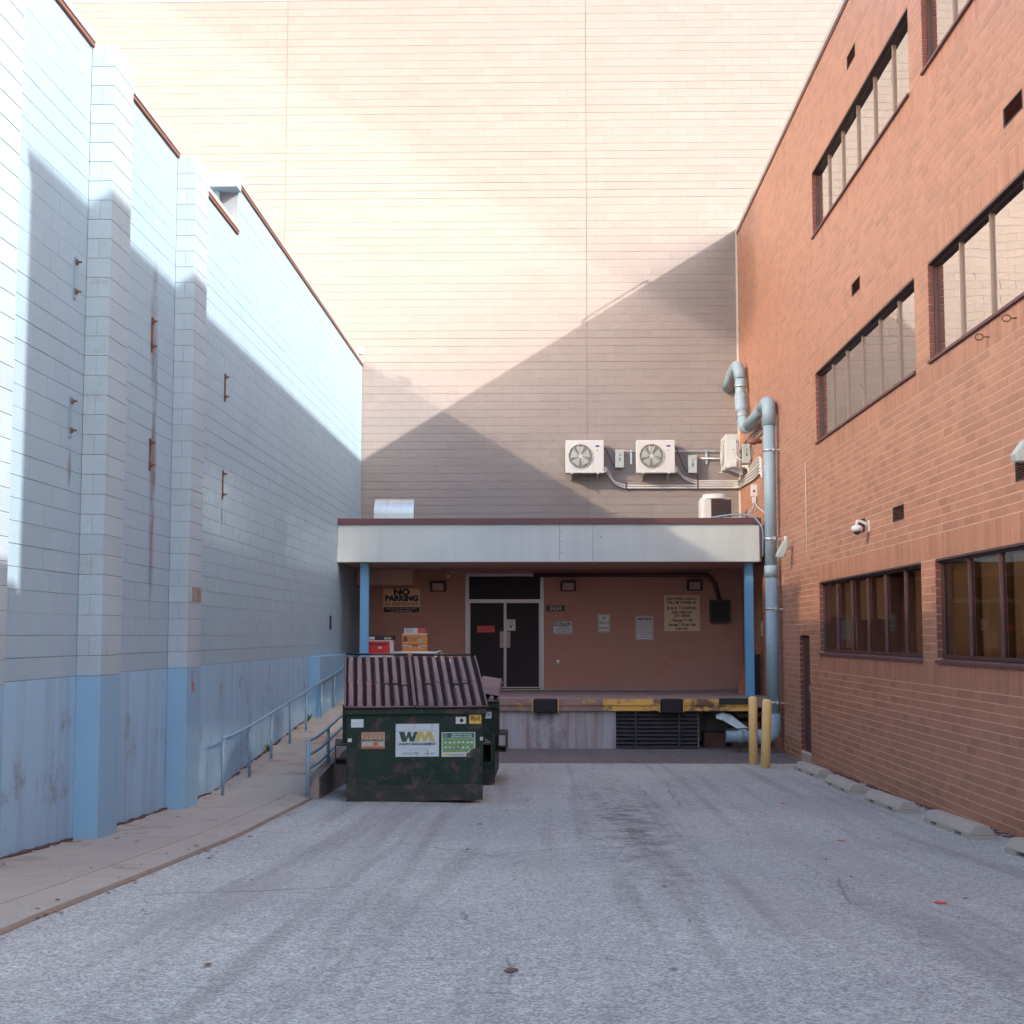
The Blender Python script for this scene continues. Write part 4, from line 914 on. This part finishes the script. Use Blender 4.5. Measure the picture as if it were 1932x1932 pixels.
MB().prism([(-.12, .16), (-.20, .13), (-.34, -.14), (-.33, -.19), (-.20, -.19), (-.10, .06)], lambda p, q: (p, -.09, q), lambda p, q: (p, .09, q)).build("lamp_head", M['box_grey'], t, .015)
bx("lens", M['white_plastic'], t, -.32, -.21, -.075, .075, -.197, -.192)
t = thing("flood_light", "half seen flood light at the right edge over the big window", "lamp", (RX, 14.22, 3.46))
MB().prism([(-.06, .14), (-.16, .12), (-.26, -.02), (-.24, -.10), (-.14, -.10), (-.02, .04)], lambda p, q: (p, -.10, q), lambda p, q: (p, .06, q)).build("lamp_head", M['box_grey'], t, .015)
MB().tube([(0, 0, .03), (-.08, 0, .03)], .02, 8).build("bracket", M['steel'], t)
t = thing("junction_box", "pale junction box on the brick wall above the canopy's end", "electrical box", (RX, 33.2, 5.0))
bx("case", M['off_white'], t, -.14, 0, -.06, .06, -.14, .14, bevel=.006); bx("knockout", M['rust'], t, -.10, -.05, -.063, -.0605, -.04, .01)
bx("lower_case", M['off_white'], t, -.11, -.03, -.05, .05, -.30, -.145, bevel=.006)
cable("grey cable running down from the junction box to the canopy roof", [(4.80, 33.2, 4.72), (4.78, 33.2, 4.6), (4.55, 33.0, 4.35), (4.0, 32.4, 4.30)], .02)
cable("grey cable from the junction box down behind the drain pipe", [(4.82, 33.15, 4.72), (4.84, 33.0, 4.6), (4.84, 31.6, 4.32)], .02)
cable("pale blue hose looping over the canopy's right end", [(3.7, 32.15, 4.29), (4.2, 32.1, 4.36), (4.6, 32.0, 4.32), (4.80, 31.9, 4.05), (4.80, 31.95, 3.4)], .02, 'rail_blue')
t = thing("roof_spout", "rusty brown spout sticking out of the canopy's right end", "pipe", (4.79, 31.85, 5.97))
MB().tube([(0, 0, .0), (-.10, 0, .01), (-.17, 0, .0), (-.31, 0, -.03)], .05, 14, True, [.05, .06, .085, .02]).build("spout", M['coping_brown'], t)

# ================================================================ DUMPSTERS
def dumpster(label, loc, rz, first, zm=1.50, zb=1.86):
    t = thing("dumpster", label, "dumpster", loc, rz)
    W, D = 1.83, 1.80
    side = [(0, .10), (D, .10), (D, zb), (.72, zm-.03), (0, 1.235)]
    b = MB().prism(side, lambda p, q: (0, p, q), lambda p, q: (W, p, q)).build("body", M['green'], t, .006)
    for x in (.10, W-.26): bx("skid", M['green_dirty'], t, x, x+.16, -.0, D, .02, .098)
    bx("bottom_plate", M['green_dirty'], t, 0, W, -.006, -.0005, .03, .24)
    bx("top_rim", M['green'], t, -.03, W+.05, -.055, -.002, 1.182, 1.262, bevel=.008)
    for x in (.645, 1.245): bx("seam_rib", M['green'], t, x-.006, x+.006, -.008, -.001, .25, 1.13)
    for x in (.03, W-.12): bx("corner_plate", M['green_dirty'], t, x, x+.085, -.012, -.001, .38, .72)
    bx("kick_plate", M['green_dirty'], t, .87, .98, -.008, -.001, .02, .35)
    for s, x0, x1 in ((0, -.16, -.002), (1, W+.002, W+.16)):
        p = MB().box(x0, x1, .35, 1.45, .74, .76).box(x0, x1, .35, 1.45, .48, .50)
        p.box(*((x0, x0+.012) if s == 0 else (x1-.012, x1)), .35, 1.45, .501, .739).build("fork_pocket", M['green_dirty'], t)
        MB().prism([(.3, .78), (.34, .78), (.34, 1.30), (.3, 1.18)], lambda p_, q: ((x0+.10 if s == 0 else x0), p_, q), lambda p_, q: ((x1 if s == 0 else x1-.10), p_, q)).build("gusset", M['green'], t)
    for x in (0.0, W-.02):
        mb = MB(); mb.prism([(-.004, 1.21), (-.004, 1.265), (.72, zm+.01), (D, zb+.04), (D, zb), (.72, zm-.03), (0, 1.235)], lambda p_, q: (x-.012, p_, q), lambda p_, q: (x+.032, p_, q)); mb.build("side_rail", M['green'], t)
    # two ribbed plastic lids hinged at the back
    prof = [(-.07, 1.285), (.0, 1.31), (.72, zm+.07), (1.50, zm+.07+(zb-zm)*.73), (D+.02, zb+.06)]
    def zp(y):
        for (a, za), (c, zc) in zip(prof, prof[1:]):
            if a <= y <= c: return za + (zc-za)*(y-a)/(c-a)
    for li, (a, c) in enumerate(((-.03, W/2-.02), (W/2+.0, W+.05))):
        mb = MB(); sag = .012 if li == 0 else 0; rl = random.Random(5+li)
        for (p, za), (q, zb) in zip(prof, prof[1:]):
            mb.quad((a, p, za-sag), (c, p, za), (c, q, zb), (a, q, zb)); mb.quad((a, q, zb-.012), (c, q, zb-.012), (c, p, za-.012), (a, p, za-.012-sag))
        mb.quad((a, prof[0][0], 1.25), (c, prof[0][0], 1.262), (c, prof[0][0], 1.285), (a, prof[0][0], 1.273))
        l = mb.build("lid", M['lid_shade'], t)
        n = 7; st = (c-a-.06)/n
        for k in range(n):
            x0 = a + .04 + k*st; x1 = x0 + st*.63
            wob = rl.uniform(-.025, .02)
            for (u0, u1) in ((max(-.066, -.05+wob*.8), .60+rl.uniform(-.05, .05)), (.70+rl.uniform(-.03, .03), 1.72)):
                mb = MB(); h0 = .03; taper = .014
                ys = [u0, u0+.05, (u0+u1)/2, u1-.02, u1]
                # raised trapezoid
                za, zb = zp(u0), zp(u1)
                hh = .042+rl.uniform(-.008, .008)
                A = [(x0, u0, za+.002), (x1, u0, za+.002), (x1, u1, zb+.002), (x0, u1, zb+.002)]
                dx_ = rl.uniform(-.012, .012)
                T = [(x0+taper+dx_, u0+.02, zp(u0+.02)+hh), (x1-taper+dx_, u0+.02, zp(u0+.02)+hh), (x1-taper, u1-.015, zp(u1-.015)+hh), (x0+taper, u1-.015, zp(u1-.015)+hh)]
                mb.quad(*T); 
                for i in range(4): j = (i+1) % 4; mb.quad(A[i], A[j], T[j], T[i])
                mb.build("rib", M['lid'], l)
        MB().tube([(a, y, zp(y)+.012) for y in (-.07, 0, .36, .72, 1.1, 1.5, D+.02)], .014, 6).tube([(c, y, zp(y)+.012) for y in (-.07, 0, .36, .72, 1.1, 1.5, D+.02)], .014, 6).tube([(a, -.07, 1.281), (c, -.07, 1.285)], .012, 6).build("lid_edge", M['lid'], l)
    MB().tube([(-.03, D+.03, zb+.075), (W/2-.03, D+.03, zb+.065)], .015, 8).tube([(W/2+.03, D+.03, zb+.065), (W+.0, D+.03, zb+.06)], .015, 8).build("hinge_rod", M['black'], t)
    f = -.002
    def stick(m, x0, x1, z0, z1, nm="sticker", th=.0015, lift=0, par=None):
        return bx(nm, M[m], par or t, x0, x1, f-th-lift, f-lift, z0, z1, bevel=0)
    if first:
        stick('sticker_blue', .055, .22, 1.01, 1.12)
        # caution sticker
        s = stick('sticker_cream', .195, .505, .728, .947)
        stick('sticker_red', .205, .495, .918, .942, "band", .0015, .0018, s); stick('sticker_red', .205, .495, .733, .754, "band", .0015, .0018, s)
        stick('ink', .203, .347, .826, .852, "band", .0015, .0018, s); stick('ink', .355, .498, .826, .852, "band", .0015, .0018, s)
        text("CAUTION", .027, 'sticker_cream', s, (.283, f-.0045, .839), bold=.0006); text("CAUTION", .027, 'sticker_cream', s, (.434, f-.0045, .839), bold=.0006)
        text("DO NOT PARK OR BLOCK", .023, 'sticker_cream', s, (.35, f-.0045, .930), bold=.0004); text("NO HAZARDOUS WASTE ACCEPTED", .017, 'ink', s, (.35, f-.003, .905))
        for k in range(5):
            cx = .235+k*.058; s2 = MB().tube([(cx+.02*math.cos(a), f-.0022, .879+.02*math.sin(a)) for a in [2*math.pi*i/14 for i in range(15)]], .0022, 4, False).tube([(cx-.013, f-.0022, .866), (cx+.013, f-.0022, .892)], .002, 4).build("pictogram", M['sticker_red'], s)
            stick('ink', cx-.008, cx+.008, .872, .886, "glyph", .001, .0016, s)
        for k in range(4): stick('sticker_red' if k == 2 else 'box_grey', .213+k*.073, .265+k*.073, .768, .815, "glyph", .001, .0016, s)
        # big hauler sign
        s = stick('sticker_blue', .645, 1.235, .615, 1.053, "logo_sign", .004)
        g0 = f-.0044
        def poly(pts, m, nm): 
            mb = MB(); k = len(mb.v); mb.v += [(x, g0-.001, z) for x, z in pts]; mb.f.append(tuple(range(len(pts)))); mb.t.append(0); mb.sm.append(False); return mb.build(nm, M[m], s)
        z0, z1 = .815, .948
        poly([(.695, z1), (.770, z1), (.790, .873), (.815, z1), (.848, z1), (.873, .873), (.900, z1), (.948, z1), (.900, z0), (.845, z0), (.822, .880), (.795, z0), (.735, z0)], 'logo_green', "logo_letter")
        poly([(.952, z1), (1.020, z1), (1.040, .885), (1.072, z1), (1.135, z1), (1.180, z0), (1.125, z0), (1.100, .895), (1.062, z0), (1.022, z0), (1.000, .895), (.965, z0), (.908, z0)], 'logo_gold', "logo_letter")
        text("WASTE MANAGEMENT", .043, 'ink', s, (.945, g0, .782), bold=.0018, sx=1.12); text("610.626.7500", .042, 'blue_ink', s, (.855, g0, .658)); text("wm.com", .042, 'blue_ink', s, (1.11, g0, .658))
        crk = [[(.80, 1.02), (.87, .93), (.90, .895)], [(.65, .955), (.74, .955), (.80, .975)], [(.93, .97), (1.06, .965), (1.14, .968), (1.20, .945)], [(.67, .77), (.75, .745), (.82, .73), (.85, .70), (.92, .725), (1.05, .73)], [(1.07, .77), (1.055, .72), (1.08, .66)], [(1.14, 1.05), (1.13, .99), (1.15, .96)]]
        for c_ in crk: MB().tube([(x, g0-.0005, z) for x, z in c_], .0016, 4).build("crack", M['rust'], s)
        for c_ in ([(.905, 1.053), (.90, 1.02), (.905, .99)], [(1.105, .94), (1.11, .87), (1.105, .81), (1.11, .74)], [(1.08, .71), (1.085, .66), (1.08, .617)], [(.93, .66), (.945, .617)], [(1.035, .64), (1.035, .616)], [(1.14, 1.053), (1.143, 1.03), (1.135, 1.015)]): MB().tube([(x, g0-.001, z) for x, z in c_], .0035, 4).build("rust_run", M['red_ink'], s)
        # recycling sticker
        s = stick('sticker_blue', 1.27, 1.725, .61, .937, "recycling_sticker")
        mb = MB(); mb.v += [(x, f-.0026, z) for x, z in [(1.283, .858), (1.712, .858), (1.712, .72), (1.68, .70), (1.65, .715), (1.63, .675), (1.60, .672), (1.283, .672)]]; mb.f.append(tuple(range(8))); mb.t.append(0); mb.sm.append(False); mb.build("green_print", M['sticker_green'], s)
        stick('sticker_dkgreen', 1.283, 1.712, .862, .927, "header", .001, .0016, s); stick('sticker_cream', 1.283, 1.58, .622, .650, "footer", .001, .0016, s); stick('sticker_yellow', 1.283, 1.39, .624, .648, "footer", .0012, .0026, s)
        text("Single Stream Recycling", .028, 'sticker_blue', s, (1.54, f-.0035, .908), bold=.0008); text("[Reciclaje de un solo flujo]", .026, 'sticker_blue', s, (1.54, f-.0035, .880), bold=.0008)
        MB().tube([(1.322+.022*math.cos(a), f-.0035, .895+.022*math.sin(a)) for a in [2*math.pi*i/16 for i in range(17)]], .0025, 4, False).tube([(1.312, f-.0035, .886), (1.322, f-.0035, .905), (1.332, f-.0035, .886), (1.312, f-.0035, .886)], .003, 4).build("recycle_mark", M['sticker_blue'], s)
        r4 = random.Random(3)
        for r0, zc in enumerate((.80, .735)):
            for k in range(7 if r0 == 0 else 6):
                x = 1.325+k*.059; mb = MB(); pts = [(x+(.018+r4.uniform(-.005, .005))*math.cos(a)*1.1, f-.0032, zc+(.014+r4.uniform(-.005, .004))*math.sin(a)) for a in [2*math.pi*i/8 for i in range(8)]]
                mb.v += pts; mb.f.append(tuple(range(8))); mb.t.append(0); mb.sm.append(False); mb.build("item_print", M['sticker_blue'], s)
        MB().tube([(1.44, f-.004, .75), (1.46, f-.004, .725), (1.49, f-.004, .715), (1.515, f-.004, .74), (1.525, f-.004, .775)], .005, 5).build("scratch", M['rust'], s)
        mb = MB(); mb.v += [(x, f-.0022, z) for x, z in [(1.60, .612), (1.726, .612), (1.726, .70), (1.70, .72), (1.68, .70), (1.655, .70), (1.645, .665), (1.61, .66)]]; mb.f.append(tuple(range(8))); mb.t.append(0); mb.sm.append(False); mb.build("torn_corner", M['green_dirty'], s)
        s = stick('off_white', 1.46, 1.60, 1.05, 1.142); MB().lathe([(.026, 0), (.026, .001)], (1.54, f-.0016, 1.094), (0,-1,0), 14).build("print", M['ink'], s)
        s = stick('sticker_yellow', 1.645, 1.805, 1.05, 1.172, "size_sticker"); text("8yd", .088, 'ink', s, (1.727, f-.002, 1.118), bold=.0015, sx=1.0)
        stick('off_white', .013, .065, .817, .864); s = stick('off_white', 1.79, 1.829, .825, .872); stick('ink', 1.80, 1.812, .84, .86, "mark", .001, .0016, s)
    else:
        s = stick('sticker_blue', 1.42, 1.775, 1.02, 1.12, "sticker"); text("ONLY", .075, 'ink', s, (1.655, f-.002, 1.07), bold=.001)
        mb = MB(); mb.prism([(.1, 1.36), (.3, 1.47), (.8, 1.56), (1.5, 1.58), (1.5, 1.55), (.4, 1.42)], lambda p_, q: (W-.25, p_, q+.05), lambda p_, q: (W+.06, p_, q)); mb.build("bent_flap", M['lid'], t)
    return t
dumpster("big dark green dumpster at the front with white logo sign and ribbed brown lids", (-2.69, 19.3, gz(19.5, -1.8)-.012), R_(8), True)
dumpster("second dark green dumpster half hidden behind the one with the logo sign", (-2.64, 22.2, gz(22.6, -1.8)-.012), 0, False, 1.36, 1.45)

# ================================================================ BOLLARDS, WHEEL STOPS, GROUND MARKS
def bollard(label, base, top, r):
    t = thing("bollard", label, "bollard", (0,0,0), 0, "yellow bollards by the drain pipe"); b, a = Vector(base), Vector(top); d = (a-b)
    MB().tube([b + d*k for k in (0, .97, .985, .996, 1.0)], r, 24, True, [r, r, r*.93, r*.75, r*.45]).build("post", M['yellow'], t)
bollard("left yellow bollard, standing straight at the edge of the dock pit", (3.735, 26.42, -.72), (3.745, 26.42, .54), .080)
bollard("right yellow bollard, leaning a little, nearer the brick wall", (3.82, 25.55, -.71), (3.872, 25.55, .53), .084)
o = MB().box(3.90, 4.04, 25.5, 25.66, -.70, -.676).build("rubble_chip", M['rust']); tag(o, "rusty scrap at the foot of the leaning yellow bollard", "scrap")
def wheel_stop():
    t = thing("wheel_stop", "x", "wheel stop", (0,0,0), 0, "concrete wheel stops along the brick wall")
    pr_ = [(-.135, .035), (-.125, .06), (-.075, .125), (-.05, .135), (.05, .135), (.075, .125), (.125, .06), (.135, .035)]
    MB().prism(pr_, lambda p, q: (p, .915, q), lambda p, q: (p, -.915, q)).build("block", M['concrete_stop'], t, .008)
    mb = MB()
    for a, b in ((-.915, -.62), (-.36, .36), (.62, .915)): mb.box(-.137, .137, a, b, -.02, .0345)
    mb.build("foot", M['concrete_stop'], t)
    return t
ws = wheel_stop(); wl = ["wheel stop farthest from the viewer, just past the side door", "second farthest wheel stop along the brick wall", "middle wheel stop of the five along the brick wall", "second nearest wheel stop, the last one wholly in the picture", "nearest wheel stop, cut off by the right edge of the picture"]
r5 = random.Random(2)
for i, (x, y, a) in enumerate(((4.44, 24.35, 1.5), (4.385, 21.5, -.6), (4.41, 18.78, .3), (4.45, 15.9, -.4), (4.40, 12.75, .8))):
    o = ws if i == 0 else copy_tree(ws)
    o.location = (x, y, gz(y, x)+.006); o.rotation_euler = (-math.atan((gz(y-.9, x)-gz(y+.9, x))/1.8), 0, R_(a)); o['label'] = wl[i]
def on_ground(y, x, h=.006): return gz(y, x)+h
def blob(name, m, x, y, rx, ry, seed, lab=None, cat=None, grp=None, h=.006):
    r6 = random.Random(seed); mb = MB(); pts = []
    for i in range(14):
        a = 2*math.pi*i/14; k = r6.uniform(.7, 1.1); px, py = x+rx*k*math.cos(a), y+ry*k*math.sin(a); pts.append((px, py, on_ground(py, px, h)))
    mb.v += pts; mb.f.append(tuple(range(14))); mb.t.append(0); mb.sm.append(False); o = mb.build(name, M[m]); tag(o, lab, cat, grp); return o
blob("paint_mark", "red_spray", 2.69, 10.07, .05, .07, 1, "nearest red paint dab on the asphalt, right of the middle", "paint mark")
blob("paint_mark", "red_spray", 2.97, 14.78, .05, .06, 2, "red paint dab on the asphalt level with the second nearest wheel stop", "paint mark")
blob("paint_mark", "red_spray", 3.10, 19.2, .05, .07, 3, "faint red paint dab on the asphalt level with the middle wheel stop", "paint mark")
blob("paint_mark", "red_spray", 4.72, 14.75, .05, .05, 4, "small red paint dab between the near wheel stop and the brick wall", "paint mark")
blob("oil_spot", "rust", -.19, 7.49, .04, .06, 5, "small dark oil spot on the asphalt in the middle foreground", "stain")
# fallen leaves and grit
def scatter(name, m, pts, s0, s1, seed):
    r7 = random.Random(seed); mb = MB()
    for x, y in pts:
        h = (.035 if x < -3.22 else 0)+.006; z = gz(y, x if x > -3.2 else -3.6)+h
        if x < -3.26 and y > 19.95: z = RZ(y)+.006
        if y > 26.62: z = -.735-.075*(y-26.62)/4.28+.006
        a = r7.uniform(0, 6.28); s = r7.uniform(s0, s1); c, d = math.cos(a), math.sin(a); L_ = [(-1, 0), (-.3, .42), (.5, .35), (1.1, 0), (.5, -.35), (-.3, -.42)]
        k = len(mb.v); cu = r7.uniform(.1, .5)
        mb.v.append((x, y, z)); mb.v += [(x+s*(c*p-d*q), y+s*(d*p+c*q), z+s*cu*(abs(q)*1.2+.25*p*p)) for p, q in L_]
        for i in range(6): mb.f.append((k, k+1+i, k+1+(i+1) % 6)); mb.t.append(r7.random()); mb.sm.append(False)
    o = mb.build(name, M[m]); o['kind'] = 'stuff'; return o
r8 = random.Random(14); pts = []
for _ in range(44): y = r8.uniform(8, 19.4); pts.append((-3.2+r8.gauss(.03, .09), y))
for _ in range(60): y = r8.uniform(9, 29); pts.append((LXW+.05+abs(r8.gauss(0, .07))+(.24 if 14.2 < y < 15 or 17.7 < y < 18.5 else 0), y))
for _ in range(55): pts.append((r8.uniform(-3.1, 3.6), r8.uniform(7, 26)))
for _ in range(34): pts.append((RX-.03-abs(r8.gauss(0, .12)), r8.uniform(11, 26)))
for _ in range(60): pts.append((r8.uniform(-2.5, 4.7), 26.62+abs(r8.gauss(0, .9))))
for _ in range(9): pts.append((r8.uniform(-4.5, -3.3), r8.uniform(8, 19)))
pts = [p for p in pts if not (-3.0 < p[0] < -.6 and 19.2 < p[1] < 24.5) and p[1] < 30.8]
scatter("fallen_leaves", 'leafm', pts[::2], .014, .042, 1); scatter("dark_leaves", 'leaf_dark', pts[1::2], .012, .034, 2)
# grit along the foot of the brick wall and cracks
mb = MB(); r9 = random.Random(77)
for i in range(420):
    y = r9.uniform(10.5, 26.3); x = RX-.004-abs(r9.gauss(0, .05)); s = r9.uniform(.006, .03)
    mb.box(x-s, min(x+s, RX-.002), y-s*1.6, y+s*1.6, gz(y, x)-.01, gz(y, x)+s*.45)
o = mb.build("grit", M['leaf_dark']); o['kind'] = 'stuff'
# weeds at the ramp
mb = MB()
for (x, y) in ((-4.6, 27.6), (-4.62, 27.9), (-3.32, 21.0), (-3.34, 21.15), (-4.64, 23.9)):
    for k in range(16):
        a = r9.uniform(0, 6.28); l = r9.uniform(.04, .12); s = .012; z = RZ(y)+.004; c, d = math.cos(a), math.sin(a)
        mb.quad((x-d*s, y+c*s, z), (x+d*s, y-c*s, z), (x+c*l*.6+d*s, y+d*l*.6-c*s, z+l), (x+c*l*.6-d*s, y+d*l*.6+c*s, z+l))
M['weed'] = mat("weed green", (.06, .09, .04), .8)
o = mb.build("weeds", M['weed']); o['kind'] = 'stuff'
# crumpled pale sheet and rods lying on the pipe under the dock
t = thing("crumpled_sheet", "crumpled pale plastic sheet tilted over the low drain pipe under the dock's right end", "sheet", (0, 0, 0))
mb = MB(); P = [(3.61, -.02), (3.72, .01), (3.87, -.03), (4.18, -.29), (4.05, -.27), (3.80, -.16)]; r3 = random.Random(6)
a = [(3.60, 31.05, -.03), (3.74, 30.95, .01), (3.90, 31.0, -.03), (4.05, 30.7, -.16), (4.22, 30.4, -.30)]; b = [(3.58, 30.8, -.07), (3.70, 30.7, -.10), (3.84, 30.65, -.17), (3.98, 30.45, -.24), (4.14, 30.25, -.31)]; c_ = [(x, y-.1, z-.05+r3.uniform(-.02, .02)) for x, y, z in b]
for A, B_ in ((a, b), (b, c_)):
    for i in range(4): mb.quad(A[i], A[i+1], B_[i+1], B_[i])
o = mb.build("sheet", M['sheet_blue'], t); sd = o.modifiers.new("thick", 'SOLIDIFY'); sd.thickness = .006
t = thing("rod_bundle", "bundle of rusty rods lying on top of the low drain pipe under the dock", "rods")
for k in range(3): MB().tube([(3.7+.02*k, 29.9+.06*k, -.28-.005*k), (4.1, 29.95+.05*k, -.27), (4.5, 30.0+.05*k, -.285)], .012, 6).build("rod", M['rust'], t)
t = thing("junk_heap", "dark junk heap in the shade under the right end of the dock", "junk"); 
MB().box(3.4, 3.9, 31.6, 32.1, -.82, -.45).box(4.0, 4.6, 31.3, 32.0, -.82, -.2).tube([(4.1, 31.2, -.06), (4.8, 31.2, -.04)], .06, 10).build("box_pile", M['rust'], t, .03)

texts_to_mesh()
